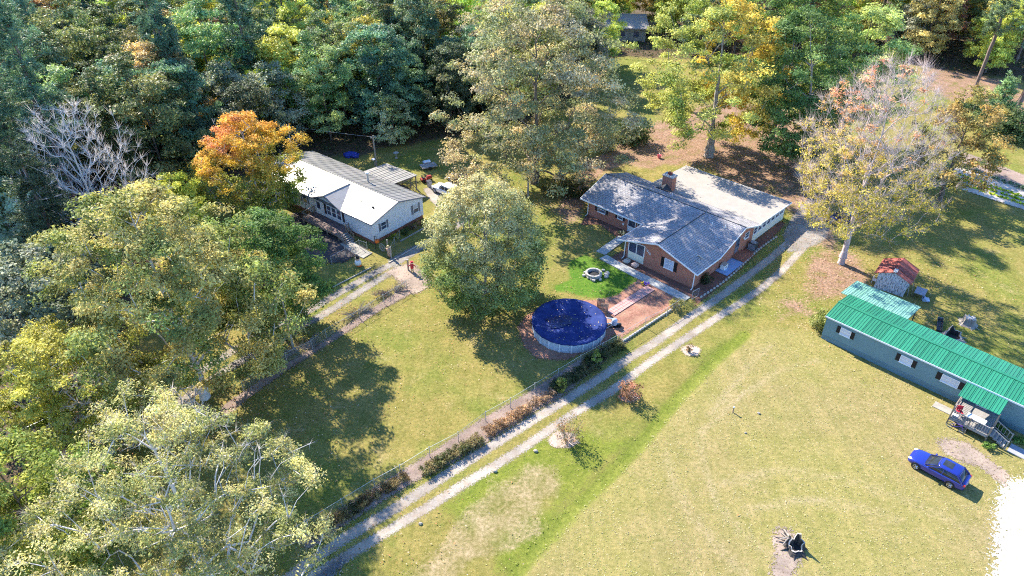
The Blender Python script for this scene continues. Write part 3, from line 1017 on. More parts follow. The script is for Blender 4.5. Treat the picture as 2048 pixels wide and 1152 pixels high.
for p, q in (((-10.48, -0.43, WZ(-10.48)), (-4.95, -0.43, 4.02)), ((-4.95, -0.43, 4.02), (0.58, -0.43, WZ(0.58))), ((0.58, -0.43, WZ(0.58)), (0.58, 4.75, WZ(0.58))),
             ((-20.52, 4.72, SZ(4.72)), (-10.4, 4.72, SZ(4.72))), ((-10.48, -0.43, WZ(-10.48)), (-10.48, 4.7, WZ(-10.48))), ((0.53, 4.75, SZ(4.75)), (0.53, 10.05, 4.02)),
             ((0.53, 10.05, 4.02), (0.53, 14.25, 2.70)), ((0.385, 14.25, 2.735), (0.385, 22.88, 2.42)), ((0.385, 22.88, 2.42), (-15.8, 22.88, 2.42)), ((-20.53, 4.75, SZ(4.75)), (-20.53, 10.05, 4.02))):
    fascia(p, q)
b.obj('fascia', 'white_trim', BH)
# chimney
ch = MB().box(-13.85, -12.35, 13.7, 14.7, 2.5, 4.75).obj('chimney', 'brick', BH)
MB().box(-13.95, -12.25, 13.6, 14.8, 4.75, 4.92, 0.04).obj('chimney_cap', 'concrete', ch)
MB().box(-13.35, -12.85, 14.0, 14.4, 4.92, 5.25).obj('flue', 'rust_dark', ch)
MB().add([(-14.1, 12.6, 3.28), (-12.1, 12.6, 3.28), (-13.1, 13.66, 3.75), (-14.1, 13.66, 2.95), (-12.1, 13.66, 2.95), (-13.1, 12.7, 3.3)],
         [(0, 5, 2, 3), (5, 1, 4, 2), (3, 2, 4)]).obj('flashing', 'dark_metal', ch)
# windows and doors
window(BH, 'y', -17.85, -16.6, 1.15, 2.05, 5.2, 'dark_shutter', 'window_glass')
window(BH, 'y', -14.65, -13.8, 1.35, 2.05, 5.2, 'dark_shutter', 'window_glass')
door(BH, 'y', -12.95, -11.75, 0.15, 2.2, 5.2)
window(BH, 'y', -11.5, -10.6, 0.9, 2.1, 5.2, None, 'window_glass')
w = window(BH, 'y', -4.0, -2.72, 1.15, 2.4, 0, 'black_shutter', 'window_pale', cols=2)
# porch end: cream panel below, insect screens above
MB().box(-9.05, -6.8, -0.06, 0.0, 0.22, 1.24).obj('porch_panel', 'cream_siding', BH)
scr = MB()
for x0, x1 in ((-9.08, -9.0), (-7.95, -7.87), (-6.85, -6.77)):
    scr.box(x0, x1, -0.09, 0.0, 1.24, 2.52 + (0 if x0 < -9 else (0.1 if x0 < -7 else 0.2)))
scr.add([(-9.08, -0.092, 2.5), (-6.77, -0.092, 2.72), (-6.77, -0.092, 2.80), (-9.08, -0.092, 2.58), (-9.08, -0.005, 2.5), (-6.77, -0.005, 2.72), (-6.77, -0.005, 2.80), (-9.08, -0.005, 2.58)],
        [(0, 1, 2, 3), (7, 6, 5, 4), (3, 2, 6, 7), (1, 0, 4, 5)])
sf = scr.obj('screen_frame', 'white_trim', BH)
MB().ext([(-9.0, -0.03, 1.24), (-7.95, -0.03, 1.24), (-7.95, -0.03, 2.6), (-9.0, -0.03, 2.5)], (0, 0.02, 0)).obj('screen', 'screen_glass', sf)
MB().ext([(-7.87, -0.03, 1.24), (-6.85, -0.03, 1.24), (-6.85, -0.03, 2.71), (-7.87, -0.03, 2.61)], (0, 0.02, 0)).obj('screen', 'screen_glass', sf)
# house number, four metal numerals stepping down
def numeral(ch, x, z):
    s = MB()
    seg = {'1': [((0.05, 0), (0.05, 0.26)), ((0.0, 0.2), (0.05, 0.26))],
           '0': [((0, 0.03), (0, 0.23)), ((0.12, 0.03), (0.12, 0.23)), ((0, 0.23), (0.06, 0.26)), ((0.06, 0.26), (0.12, 0.23)), ((0, 0.03), (0.06, 0)), ((0.06, 0), (0.12, 0.03))],
           '4': [((0.10, 0), (0.10, 0.26)), ((0.10, 0.26), (0, 0.09)), ((0, 0.09), (0.14, 0.09))]}[ch]
    for (ax, az), (bx_, bz) in seg:
        s.tube((x + ax, -0.03, z + az), (x + bx_, -0.03, z + bz), 0.026, n=5)
    return s.obj('numeral', 'white_trim', BH)
for i, c_ in enumerate('1040'):
    numeral(c_, -6.68 + i * 0.2, 2.34 - i * 0.155)
# right side
door(BH, 'x', 9.2, 10.1, 0.5, 2.5, 0.0, 'grey_shutter', out=1)
window(BH, 'x', 11.35, 12.4, 1.6, 2.45, 0.0, None, 'window_glass', out=1)
for i in range(7):
    y0 = 13.78 + i * 1.17
    window(BH, 'x', y0, y0 + 0.95, 1.15, 2.12, -0.08, None, 'window_glass', out=1)
st = MB().box(0.02, 1.2, 8.9, 10.4, 0, 0.45).obj('side_step', 'brick_step', BH)
MB().box(1.2, 1.65, 8.9, 10.5, 0, 0.24).obj('tread', 'brick_step', st)
MB().box(0.1, 1.62, 10.4, 11.3, 0, 0.22).obj('tread', 'brick_step', st)
MB().box(0.02, 1.62, 5.0, 8.85, 0, 0.10, 0.01).obj('patio_slab', 'blue_slab', BH)
downspout(BH, 0.1, -0.12, 2.2, 0.0, -0.04)
downspout(BH, -19.4, 5.1, 2.2)
downspout(BH, -9.55, -0.08, 2.3)
# roof vents
for x, y in ((-3.2, 8.6), (-1.6, 8.9), (-11.0, 11.8)):
    z = max(SZ(y) if y < 10 else 4.0 - (y - 10.05) * 0.314, WZ(x) if y < 9 and x > -10 else 0)
    MB().tube((x, y, z - 0.05), (x, y, z + 0.35), 0.06, n=8).obj('vent_pipe', 'white_trim', BH)
# low picture-lights and plaque by the front window
MB().box(-13.75, -13.5, 5.12, 5.2, 0.75, 1.0).obj('meter_box', 'white_trim', BH)
MB().box(0.0, 0.12, 11.0, 11.15, 1.85, 2.1).obj('wall_lamp', 'white_trim', BH)

# rooftop dish (stands on the roof: its own thing)
def brick_pt(x, y, z=0.0):
    a_ = math.radians(-44)
    return (BO[0] + x * math.cos(a_) - y * math.sin(a_), BO[1] + x * math.sin(a_) + y * math.cos(a_), z)
D = thing('satellite_dish', 'small grey satellite dish on the front corner of the shingle roof', 'satellite dish', brick_pt(-0.35, 1.3, WZ(-0.35)), math.radians(-44))
dm = MB()
for k in range(6):
    pass
prof = [(0.02, 0.0), (0.16, 0.015), (0.30, 0.06), (0.42, 0.13), (0.415, 0.145), (0.29, 0.075), (0.15, 0.03), (0.02, 0.015)]
dm.lathe(prof, 16)
do = dm.obj('reflector', 'galvanised', D, smooth=True)
do.location = (0, 0, 0.75)
do.rotation_euler = (math.radians(-50), math.radians(20), 0)
MB().tube((0, 0, -0.05), (0, 0, 0.75), 0.03).tube((0.25, -0.2, -0.12), (0, 0, 0.4), 0.02).tube((-0.3, -0.2, 0.02), (0, 0, 0.4), 0.02).obj('mast', 'galvanised', D)
MB().tube((0, 0.05, 0.75), (-0.05, -0.4, 1.1), 0.015).box(-0.1, 0.0, -0.48, -0.36, 1.05, 1.15).obj('feed_arm', 'dark_metal', D)

# ---------------------------------------------------------------- white double-wide house
WO = (-17.24,74.95)
WA = math.radians(-38.5)
WH = thing('white_house', 'long white house with pale metal roof, front dormer and wooden front deck', 'house', WO, WA)
XL = -22.5
b = MB()
b.ext([(0, 0, 0.5), (0, 8.8, 0.5), (0, 8.8, 3.02), (0, 4.4, 4.22), (0, 0, 3.02)], (XL, 0, 0))
b.ext([(-11.3, 0.0, 2.9), (-5.4, 0.0, 2.9), (-8.35, 0.0, 4.12)], (0, 3.6, 0))
b.obj('wall', 'white_siding', WH)
MB().box(XL + 0.08, -0.08, 0.08, 8.72, 0.0, 0.5).obj('foundation_skirt', 'brick_step', WH)
RZ = lambda y: 4.38 - abs(y - 4.4) * 0.262
upf = Vector((0, 4.75, 4.75 * 0.262)).normalized()
upb = Vector((0, -4.75, 4.75 * 0.262)).normalized()
Ls = 4.75 * math.sqrt(1 + 0.262 ** 2)
NP = 25
Wp = (0.35 - XL + 0.35) / NP
panel_roof(WH, (XL - 0.35, -0.35, RZ(-0.35)), (1, 0, 0), upf, Ls, NP, Wp, 'metal_pale', ribs=3)
panel_roof(WH, (0.35, 9.15, RZ(9.15)), (-1, 0, 0), upb, Ls, NP, Wp, 'metal_pale', ribs=3)
# dormer: two slopes running back into the main roof
DZ = lambda x: 4.30 - abs(x + 8.35) * 0.40
for sx in (-1, 1):
    xe = -8.35 + sx * 3.2
    ye = -0.38
    zb = DZ(xe)
    yb = 4.4 - (4.38 - zb) / 0.262
    yr = 4.4 - (4.38 - 4.30) / 0.262
    slope('dormer_slope', [(xe, ye - .01, zb + .02), (-8.35, ye - .01, 4.32), (-8.35, yr, 4.32), (xe, max(yb, ye + .02), zb + .02)][::(1 if sx < 0 else -1)], 0.06, 'metal_pale', WH, (0, 1, 0), (1, 0, 0))
b = MB()
b.tube((XL - 0.36, 4.4, 4.39), (0.36, 4.4, 4.39), 0.07, n=5)
b.tube((-8.35, -0.4, 4.34), (-8.35, 4.0, 4.34), 0.06, n=5)
b.obj('ridge_cap', 'metal_pale', WH)
b = MB()
for p, q in (((0.37, -0.35, RZ(-0.35)), (0.37, 4.4, 4.38)), ((0.37, 4.4, 4.38), (0.37, 9.15, RZ(9.15))), ((XL - .35, -0.38, RZ(-.35) - .01), (-11.55, -0.38, RZ(-.35) - .01)), ((-5.15, -0.38, RZ(-.35) - .01), (0.37, -0.38, RZ(-.35) - .01)),
             ((-11.55, -0.41, DZ(-11.55)), (-8.35, -0.41, 4.3)), ((-8.35, -0.41, 4.3), (-5.15, -0.41, DZ(-5.15)))):
    fascia(p, q, 0.14, 0.02)
b.obj('fascia', 'grey_shutter', WH)
window(WH, 'y', -13.75, -12.75, 1.6, 2.75, 0, 'grey_shutter')
door(WH, 'y', -10.9, -9.9, 0.85, 2.75, 0)
for i in range(3):
    window(WH, 'y', -8.75 + i * 1.0, -7.85 + i * 1.0, 1.35, 2.75, 0, None)
for x in (-9.2, -5.68):
    MB().box(x, x + 0.38, -0.05, 0, 1.32, 2.78).obj('shutter', 'dark_shutter', WH)
window(WH, 'y', -19.0, -18.0, 1.5, 2.6, 0, 'grey_shutter')
window(WH, 'x', 1.35, 2.25, 1.45, 2.5, 0, 'grey_shutter', out=1)
window(WH, 'x', 7.0, 7.9, 1.35, 2.6, 0, 'grey_shutter', out=1, curtain=True)
# roof pipe with white cap, small vents
fl = MB().tube((-7.6, 6.4, 3.7), (-7.6, 6.4, 5.05), 0.13, n=12).obj('flue_pipe', 'galvanised', WH)
MB().lathe([(0.20, 0), (0.24, 0.08), (0.2, 0.2), (0.02, 0.24)], 12, (-7.6, 6.4, 5.05)).obj('flue_cap', 'white_trim', fl)
MB().tube((-4.4, 2.2, 3.7), (-4.4, 2.2, 4.1), 0.05).obj('vent_pipe', 'dark_metal', WH)
MB().box(-2.0, -1.75, 1.9, 2.15, 3.65, 3.92).tube((-1.87, 2.0, 3.7), (-1.87, 2.0, 4.2), 0.02).obj('vent_box', 'dark_metal', WH)
# deck
DK = bpy.data.objects.new('front_deck', None)
COL.objects.link(DK)
DK.parent = WH
me_b = MB().box(0, 7.2, 0, 0.135, 0, 0.04).mesh('deck_board', 'deck_wood')
for i in range(15):
    inst(me_b, 'deck_board', DK, (-11.3, -2.25 + i * 0.145, 0.80))
MB().box(-11.3, -4.1, -2.25, -0.07, 0.62, 0.79).obj('deck_frame', 'weathered_wood', DK)
pm_ = MB().box(-0.06, 0.06, -0.06, 0.06, 0, 0.62).mesh('deck_post', 'weathered_wood')
for x in (-11.2, -8.8, -6.4, -4.2):
    inst(pm_, 'deck_post', DK, (x, -2.15, 0))
def rail_at(p, q, n):
    o = handrail(DK, p, q, 0.9, n)
rail_at((-11.25, -2.2, 0.84), (-5.3, -2.2, 0.84), 22)
rail_at((-11.25, -2.2, 0.84), (-11.25, -0.15, 0.84), 8)
rail_at((-4.15, -0.35, 0.84), (-4.15, -0.9, 0.84), 3)
tm = MB().box(0, 0.3, 0, 1.25, 0, 0.05).mesh('tread', 'grey_wood')
for i in range(5):
    inst(tm, 'tread', DK, (-4.08 + i * 0.28, -2.2, 0.67 - i * 0.14))
MB().ext([(-4.1, -2.27, 0.55), (-2.7, -2.27, 0.0), (-2.7, -2.27, 0.16), (-4.1, -2.27, 0.80)], (0, 0.06, 0)).ext([(-4.1, -0.94, 0.55), (-2.7, -0.94, 0.0), (-2.7, -0.94, 0.16), (-4.1, -0.94, 0.80)], (0, 0.06, 0)).obj('stringer', 'weathered_wood', DK)
handrail(DK, (-4.1, -0.92, 0.8), (-2.75, -0.92, 0.1), 0.9, 5)
handrail(DK, (-4.1, -2.25, 0.8), (-2.75, -2.25, 0.1), 0.9, 5)


def white_pt(x, y, z=0.0):
    return (WO[0] + x * math.cos(WA) - y * math.sin(WA), WO[1] + x * math.sin(WA) + y * math.cos(WA), z)


# open lean-to behind
LT = thing('lean_to_carport', 'open lean-to shelter with pale metal roof behind the white house', 'carport', white_pt(0, 0), WA)
panel_roof(LT, (-6.2, 14.1, 2.35), (-1, 0, 0), Vector((0, -4.9, 0.42)), 4.92, 7, 0.9, 'metal_pale', ribs=3)
pmesh = MB().box(-0.06, 0.06, -0.06, 0.06, 0, 2.32).mesh('post', 'weathered_wood')
for x, y in ((-6.4, 13.9), (-9.3, 13.9), (-12.3, 13.9), (-6.4, 9.6), (-12.3, 9.6)):
    inst(pmesh, 'post', LT, (x, y, 0))
MB().box(-12.4, -6.3, 13.82, 13.98, 2.2, 2.33).box(-6.46, -6.34, 9.3, 13.8, 2.2, 2.33).obj('beam', 'weathered_wood', LT)
handrail(LT, (-6.1, 12.5, 0.9), (-4.3, 12.5, 0.1), 0.95, 6, 'weathered_wood')
MB().box(-12.3, -6.4, 9.4, 12.6, 0.75, 0.88).obj('floor', 'deck_wood', LT)

# ---------------------------------------------------------------- green-roofed mobile home
MO = (32.02,56.48)
MA = math.radians(-46)
MH = thing('mobile_home', 'long teal mobile home with bright green metal roof and covered porch', 'mobile home', MO, MA)
ML = 25.0
MB().ext([(0, 0, 0.55), (0, 5.0, 0.55), (0, 5.0, 2.86), (0, 2.5, 3.24), (0, 0, 2.86)], (ML, 0, 0)).obj('wall', 'teal_siding', MH)
MB().box(0.02, ML - 0.02, 0.03, 4.97, 0, 0.545).obj('skirt', 'teal_skirt', MH)
MB().box(0, ML, -0.03, 0.0, 0.5, 0.6).obj('skirt_rail', 'teal_skirt', MH)
MZ = lambda y: 3.36 - abs(y - 2.5) * 0.155
upm = Vector((0, 2.7, 2.7 * 0.155))
panel_roof(MH, (-0.15, -0.2, MZ(-0.2)), (1, 0, 0), upm, upm.length, 28, 0.905, 'metal_green')
panel_roof(MH, (-0.15 + 28 * .905, 5.2, MZ(5.2)), (-1, 0, 0), Vector((0, -2.7, 2.7 * 0.155)), upm.length, 28, 0.905, 'metal_green')
MB().box(-0.16, ML + 0.2, 2.34, 2.66, 3.345, 3.40).obj('ridge_cap', 'metal_green', MH)
MB().box(-0.15, ML, -0.235, -0.205, MZ(-.2) - 0.14, MZ(-.2) + .01).obj('fascia', 'white_trim', MH)
window(MH, 'y', 1.6, 2.65, 1.55, 2.35, 0, 'black_shutter', 'curtain')
window(MH, 'y', 7.5, 8.6, 1.55, 2.35, 0, 'black_shutter', 'curtain')
window(MH, 'y', 11.25, 12.75, 1.55, 2.35, 0, 'black_shutter', 'curtain', cols=2)
door(MH, 'y', 14.6, 15.5, 0.75, 2.7, 0)
# back lean-to roof of faded sheets
LR = bpy.data.objects.new('back_shelter', None)
COL.objects.link(LR)
LR.parent = MH
panel_roof(LR, (5.85, 9.25, 2.35), (-1, 0, 0), Vector((0, -4.2, 0.46)), 4.23, 8, 0.85, 'metal_faded_green')
pmesh = MB().box(-0.05, 0.05, -0.05, 0.05, 0, 2.28).mesh('post', 'weathered_wood')
for x in (-0.8, 2.5, 5.6):
    inst(pmesh, 'post', LR, (x, 9.0, 0))
# porch
PR = bpy.data.objects.new('porch', None)
COL.objects.link(PR)
PR.parent = MH
panel_roof(PR, (13.25, -2.3, 2.52), (1, 0, 0), Vector((0, 2.25, 0.30)), 2.27, 4, 0.84, 'metal_green')
pb = MB().box(0, 3.2, 0, 0.14, 0, 0.04).mesh('floor_board', 'grey_wood')
for i in range(22):
    inst(pb, 'floor_board', PR, (13.45, -3.4 + i * 0.15, 0.72))
MB().box(13.45, 16.65, -3.4, -0.1, 0.52, 0.71).obj('porch_frame', 'grey_wood', PR)
for x, y, z in ((13.5, -3.35, 2.3), (16.6, -3.35, 1.7), (13.5, -2.2, 2.52), (16.6, -2.2, 2.52), (15.0, -3.35, 1.7)):
    MB().box(x - 0.05, x + 0.05, y - 0.05, y + 0.05, 0, z).obj('post', 'weathered_wood', PR)
MB().tube((13.5, -3.35, 2.28), (13.5, -2.2, 2.5), 0.05, n=4).obj('brace', 'weathered_wood', PR)
handrail(PR, (13.5, -3.35, 0.76), (16.6, -3.35, 0.76), 0.85, 16, 'grey_wood', False)
handrail(PR, (13.5, -3.35, 0.76), (13.5, -0.1, 0.76), 0.85, 14, 'grey_wood', False)
handrail(PR, (16.65, -3.1, 0.7), (18.1, -3.1, 0.05), 0.85, 5, 'grey_wood', True)
handrail(PR, (16.65, -1.8, 0.7), (18.1, -1.8, 0.05), 0.85, 5, 'grey_wood', True)
tm2 = MB().box(0, 0.3, -3.05, -1.85, 0, 0.05).mesh('tread', 'grey_wood')
for i in range(4):
    inst(tm2, 'tread', PR, (16.7 + i * 0.32, 0, 0.55 - i * 0.16))


def mob_pt(x, y, z=0.0):
    return (MO[0] + x * math.cos(MA) - y * math.sin(MA), MO[1] + x * math.sin(MA) + y * math.cos(MA), z)


# ---------------------------------------------------------------- peeling shed with red rusty roof
SO = (43.86,63.76)
SH = thing('garden_shed', 'small shed with peeling white walls and rusty red metal roof', 'shed', SO, math.radians(-38))
MB().ext([(-3.1, 0, 0), (0, 0, 0), (0, 0, 2.05), (-1.55, 0, 2.75), (-3.1, 0, 2.05)], (0, 3.2, 0)).obj('wall', 'peeling_paint', SH)
for sx in (-1, 1):
    xe = -1.55 + sx * 1.95
    up_ = Vector((-sx * 1.95, 0, 0.86))
    if sx < 0:
        panel_roof(SH, (xe, 3.5, 2.0), (0, -1, 0), up_, up_.length, 4, 0.96, 'red_rust', ribs=2)
    else:
        panel_roof(SH, (xe, -0.34, 2.0), (0, 1, 0), up_, up_.length, 4, 0.96, 'red_rust', ribs=2)
for sx in (-1, 1):
    MB().add([(-1.55 + sx * 1.9, 0.6, 2.075), (-1.55 + sx * 1.9, 1.35, 2.075), (-1.55 + sx * 0.1, 1.35, 2.87), (-1.55 + sx * 0.1, 0.6, 2.87)], [(0, 1, 2, 3)]).obj('roof_patch', 'rust_dark', SH)
MB().box(-1.75, -1.35, -0.36, 0.5, 2.86, 2.90).obj('ridge_cap', 'galvanised', SH)

# ---------------------------------------------------------------- abandoned block building among the far trees
AO = (30.45,163.54)
AB = thing('abandoned_outbuilding', 'derelict block outbuilding with stained low roof at the wood edge', 'outbuilding', AO, math.radians(-4))
MB().box(-12, 0, 0, 8, 0, 3.2).obj('wall', 'old_concrete', AB)
slope('roof', [(-12.6, -1.0, 3.2), (0.6, -1.0, 3.2), (0.6, 8.6, 4.1), (-12.6, 8.6, 4.1)], 0.2, 'rolled_roofing', AB, (1, 0, 0), (0, 1, 0))
for x in (-9.5, -6.0, -2.8):
    window(AB, 'y', x, x + 1.3, 1.1, 2.3, 0, None, 'window_glass', frame='grey_wood')

# ---------------------------------------------------------------- above-ground pool
pl0, pl1 = (2.09,57.83), (9.86,57.83)
PC = ((pl0[0] + pl1[0]) / 2, (pl0[1] + pl1[1]) / 2)
PRAD = (pl1[0] - pl0[0]) / 2 - 0.10
PL_ = thing('swimming_pool', 'round above-ground pool under a sagging blue cover', 'pool', PC)
NPN = 20
pw = MB()
K = 4
for s in range(K + 1):
    pass
ring_o = [(PRAD * math.cos(2 * math.pi * (s / K - 0.5) / NPN), PRAD * math.sin(2 * math.pi * (s / K - 0.5) / NPN)) for s in range(K + 1)]
vs_, fs_ = [], []
for s, (x, y) in enumerate(ring_o):
    for z, q in ((0.0, 1.0), (0.06, 1.006), (0.3, 0.997), (0.6, 1.0), (0.9, 0.997), (1.2, 1.0)):
        vs_.append((x * q, y * q, z))
for s in range(K):
    for z in range(5):
        a0 = s * 6 + z
        fs_.append((a0, a0 + 6, a0 + 7, a0 + 1))
pw.add(vs_, fs_)
pwm = pw.mesh('wall_panel', 'pool_wall', True)
upm_ = MB().box(PRAD - 0.02, PRAD + 0.09, -0.09, 0.09, 0, 1.24, 0.02).mesh('upright', 'pool_rail')
for i in range(NPN):
    a_ = 2 * math.pi * i / NPN
    inst(pwm, 'wall_panel', PL_, (0, 0, 0), a_ + math.pi / NPN)
    inst(upm_, 'upright', PL_, (0, 0, 0), a_)
MB().lathe([(PRAD - 0.1, 1.20), (PRAD + 0.11, 1.20), (PRAD + 0.11, 1.25), (PRAD - 0.1, 1.25), (PRAD - 0.1, 1.20)], 60, cap=False).obj('top_rail', 'pool_rail', PL_)
rs_ = np.random.RandomState(4)
vs_, fs_ = [], []
NA, NR = 96, 26
for k in range(NR + 1):
    q = k / NR
    for i in range(NA):
        a_ = 2 * math.pi * i / NA
        wv = 0.02 * math.sin(a_ * 17 + q * 6) + 0.015 * math.sin(a_ * 31 - q * 4)
        if q < 0.86:
            rr = q / 0.86 * (PRAD - 0.02)
            u_ = rr / PRAD
            sag = -0.34 * (1 - smooth(0.62, 0.98, np.float64(u_))) + 0.05 * math.sin(a_ * 2 + 1) * (1 - u_) - 0.10 * (1 if 0 else 0)
            z = 1.30 + sag + wv * u_ * 0.8 + 0.05 * math.sin(rr * 3.0 + a_ * 3) * (u_ > .55) * (u_ < .9) - 0.06 * math.cos(a_ - 2.6) * (1 - u_) * (u_ > 0.05)
        else:
            e = (q - 0.86) / 0.14
            rr = PRAD + 0.14 + 0.02 * math.sin(a_ * 20)
            z = 1.29 - e * (0.17 + 0.05 * math.sin(a_ * 20) ** 2)
        vs_.append((rr * math.cos(a_), rr * math.sin(a_), z))
for k in range(NR):
    for i in range(NA):
        j = (i + 1) % NA
        fs_.append((k * NA + i, k * NA + j, (k + 1) * NA + j, (k + 1) * NA + i))
cv = MB().add(vs_, fs_).obj('cover', 'pool_cover', PL_, smooth=True)
wtr = MB()
pts_ = [(-0.95 + 1.55 * math.cos(t) * (1 + 0.25 * math.sin(3 * t + 1)), 0.15 + 1.05 * math.sin(t) * (1 + 0.3 * math.sin(2 * t)), 1.03) for t in [2 * math.pi * i / 40 for i in range(40)]]
wtr.add(pts_, [tuple(range(40))]).obj('rain_water', 'standing_water', cv)
rg = random.Random(21)
lm_ = MB().add([(-0.07, 0, 0), (0, 0.045, 0.01), (0.07, 0, 0), (0, -0.045, 0.01)], [(0, 1, 2, 3)]).mesh('leaf', 'straw')
for i in range(60):
    a_, r_ = rg.uniform(0, 6.28), PRAD * (rg.random() ** 0.5) * 0.93
    u_ = r_ / PRAD
    z_ = 1.32 - 0.34 * (1 - float(smooth(0.62, 0.98, np.float64(u_)))) + 0.05
    inst(lm_, 'leaf', cv, (r_ * math.cos(a_), r_ * math.sin(a_), z_), rg.uniform(0, 6.28))
# wooden gate leaves and pump beside the pool
for i, (p, rz_, lab) in enumerate((((9.73,61.69), -0.35, 'brown slatted gate leaf standing at the pool edge, farther one'), ((10.01,60.78), -0.2, 'brown slatted gate leaf nearest the pink brick path'))):
    g = thing('pool_gate', lab, 'gate', p, rz_)
    for k in range(6):
        MB().box(-0.42 + k * 0.142, -0.42 + k * 0.142 + 0.12, -0.015, 0.015, 0.05, 1.25 + 0.02 * (k % 2)).obj('slat', 'weathered_wood', g)
    MB().box(-0.44, 0.44, 0.016, 0.055, 0.25, 0.34).box(-0.44, 0.44, 0.016, 0.055, 0.95, 1.04).obj('rail', 'weathered_wood', g)
p = thing('pool_filter', 'white pool filter tank with black pump beside the pool', 'pool filter', (10.83,58.50))
MB().lathe([(0.28, 0.2), (0.33, 0.3), (0.33, 0.75), (0.26, 0.92), (0.08, 1.0)], 14).obj('tank', 'window_pale', p, smooth=True)
MB().box(-0.5, 0.6, -0.35, 0.35, 0, 0.1).box(0.3, 0.75, -0.25, 0.1, 0.1, 0.4, 0.05).obj('pump', 'black_plastic', p)
MB().tube((0, 0, 0.95), (-0.9, 0.25, 0.9), 0.05).tube((0.5, -0.1, 0.35), (-0.9, -0.2, 0.5), 0.05).obj('hose', 'pool_rail', p)
p = thing('patio_clutter', 'dark pool ladder folded on the mulch below the filter', 'ladder', (10.16,58.24), 0.5)
for s in (-0.2, 0.2):
    MB().tube((-0.6, s, 0.12), (0.7, s, 0.45), 0.03).obj('side_rail', 'galvanised', p)
for k in range(4):
    MB().box(-0.45 + k * 0.32, -0.37 + k * 0.32, -0.2, 0.2, 0.16 + k * 0.08, 0.2 + k * 0.08).obj('rung', 'black_plastic', p)

# ---------------------------------------------------------------- fire pit of stacked blocks
fp = thing('fire_pit', 'ring of grey stone blocks around ashes on the bright green grass', 'fire pit', (9.56,68.07))
rg = random.Random(3)
bm_ = [MB().box(-0.16 - 0.03 * k, 0.16 + 0.02 * k, -0.13, 0.13, 0, 0.2, 0.03).mesh('block', 'pale_stone' if k else 'stone') for k in range(2)]
for lay in range(2):
    for i in range(16):
        a_ = 2 * math.pi * (i + 0.5 * lay) / 16
        o = inst(bm_[rg.randint(0, 1)], 'block', fp, (0.85 * math.cos(a_), 0.85 * math.sin(a_), lay * 0.2 + 0.08), a_ + math.pi / 2 + rg.uniform(-.12, .12))
for i in range(18):
    a_ = rg.uniform(0, 6.28)
    r_ = rg.uniform(1.15, 1.6)
    o = inst(bm_[rg.randint(0, 1)], 'block', fp, (r_ * math.cos(a_) + 0.25, r_ * math.sin(a_) * 0.8, 0.04), rg.uniform(0, 6))
MB().lathe([(0.7, 0.1), (0.5, 0.16), (0.1, 0.22)], 14).obj('ash_bed', 'ash', fp)

# ---------------------------------------------------------------- chain-link fences
def chain_link(label, pts, h=1.2, sp=3.0, gate=False):
    f = thing('chain_link_fence', label, 'fence', pts[0])
    ox, oy = pts[0]
    P2 = [(x - ox, y - oy) for x, y in pts]
    pm = MB().tube((0, 0, 0), (0, 0, h + 0.06), 0.035, n=6).lathe([(0.045, h + 0.06), (0.04, h + 0.1), (0.01, h + 0.12)], 6).mesh('post', 'galvanised')
    tr = MB()
    wires = MB()
    first = True
    for (ax, ay), (bx, by) in zip(P2[:-1], P2[1:]):
        L = math.hypot(bx - ax, by - ay)
        n = max(1, round(L / sp))
        for i in range(0 if first else 1, n + 1):
            inst(pm, 'post', f, (ax + (bx - ax) * i / n, ay + (by - ay) * i / n, 0))
        first = False
        tr.tube((ax, ay, h), (bx, by, h), 0.013, n=5)
        dx_, dy_ = (bx - ax) / L, (by - ay) / L
        nx_, ny_ = -dy_ * 0.003, dx_ * 0.003
        s = -h
        w_ = 0.0028
        while s < L:
            for sg in (1, -1):
                s0, s1 = (s, s + h) if sg > 0 else (s + h, s)
                z0, z1 = 0.03, h
                # clip to the run
                def cl(sa, za, sb, zb):
                    if sa < 0:
                        za += (zb - za) * (0 - sa) / (sb - sa); sa = 0
                    if sb > L:
                        zb = za + (zb - za) * (L - sa) / (sb - sa); sb = L
                    return sa, za, sb, zb
                if s0 < s1:
                    sa, za, sb, zb = cl(s0, z0, s1, z1)
                else:
                    sa, za, sb, zb = cl(s1, z1, s0, z0)
                if sb - sa > 0.02:
                    o_ = sg
                    wires.add([(ax + dx_ * sa + nx_ * o_, ay + dy_ * sa + ny_ * o_, za - w_), (ax + dx_ * sb + nx_ * o_, ay + dy_ * sb + ny_ * o_, zb - w_),
                               (ax + dx_ * sb + nx_ * o_, ay + dy_ * sb + ny_ * o_, zb + w_), (ax + dx_ * sa + nx_ * o_, ay + dy_ * sa + ny_ * o_, za + w_)], [(0, 1, 2, 3)])
            s += 0.085
    tr.obj('top_rail', 'galvanised', f)
    wires.obj('wire_mesh', 'galvanised', f)
    return f


chain_link('long chain-link fence between the lower yard and the gravel lane', [(-17.76,31.31),(-15.55,33.26),(-11.10,37.10),(-9.21,38.53),(-6.98,40.47),(-4.65,42.16),(-2.36,44.62),(-0.14,46.32),(2.14,48.31),(6.76,52.30),(9.12,54.22),(10.89,55.57),(14.07,58.33),(16.71,60.17),(19.01,62.28)])
chain_link('chain-link fence beside the track to the white house', [(-25.36,48.58),(-22.33,52.68),(-20.23,54.61),(-19.21,56.39),(-16.36,59.73),(-11.98,65.18)])
chain_link('short chain-link fence between gate post and rounded tree', [(-11.99,69.24),(-10.16,67.55),(-8.25,65.72)])
chain_link('chain-link fence by the white house walk and steps', [(-21.60,70.32),(-20.26,72.10),(-18.90,74.07),(-17.87,73.48)])
chain_link('chain-link panel enclosing the white house gable bed', [(-14.77,72.10),(-14.61,74.54),(-14.23,76.35)])
g = thing('wire_gate', 'open chain-link gate leaf at the brick house corner', 'gate', (20.04,63.19), math.radians(38))
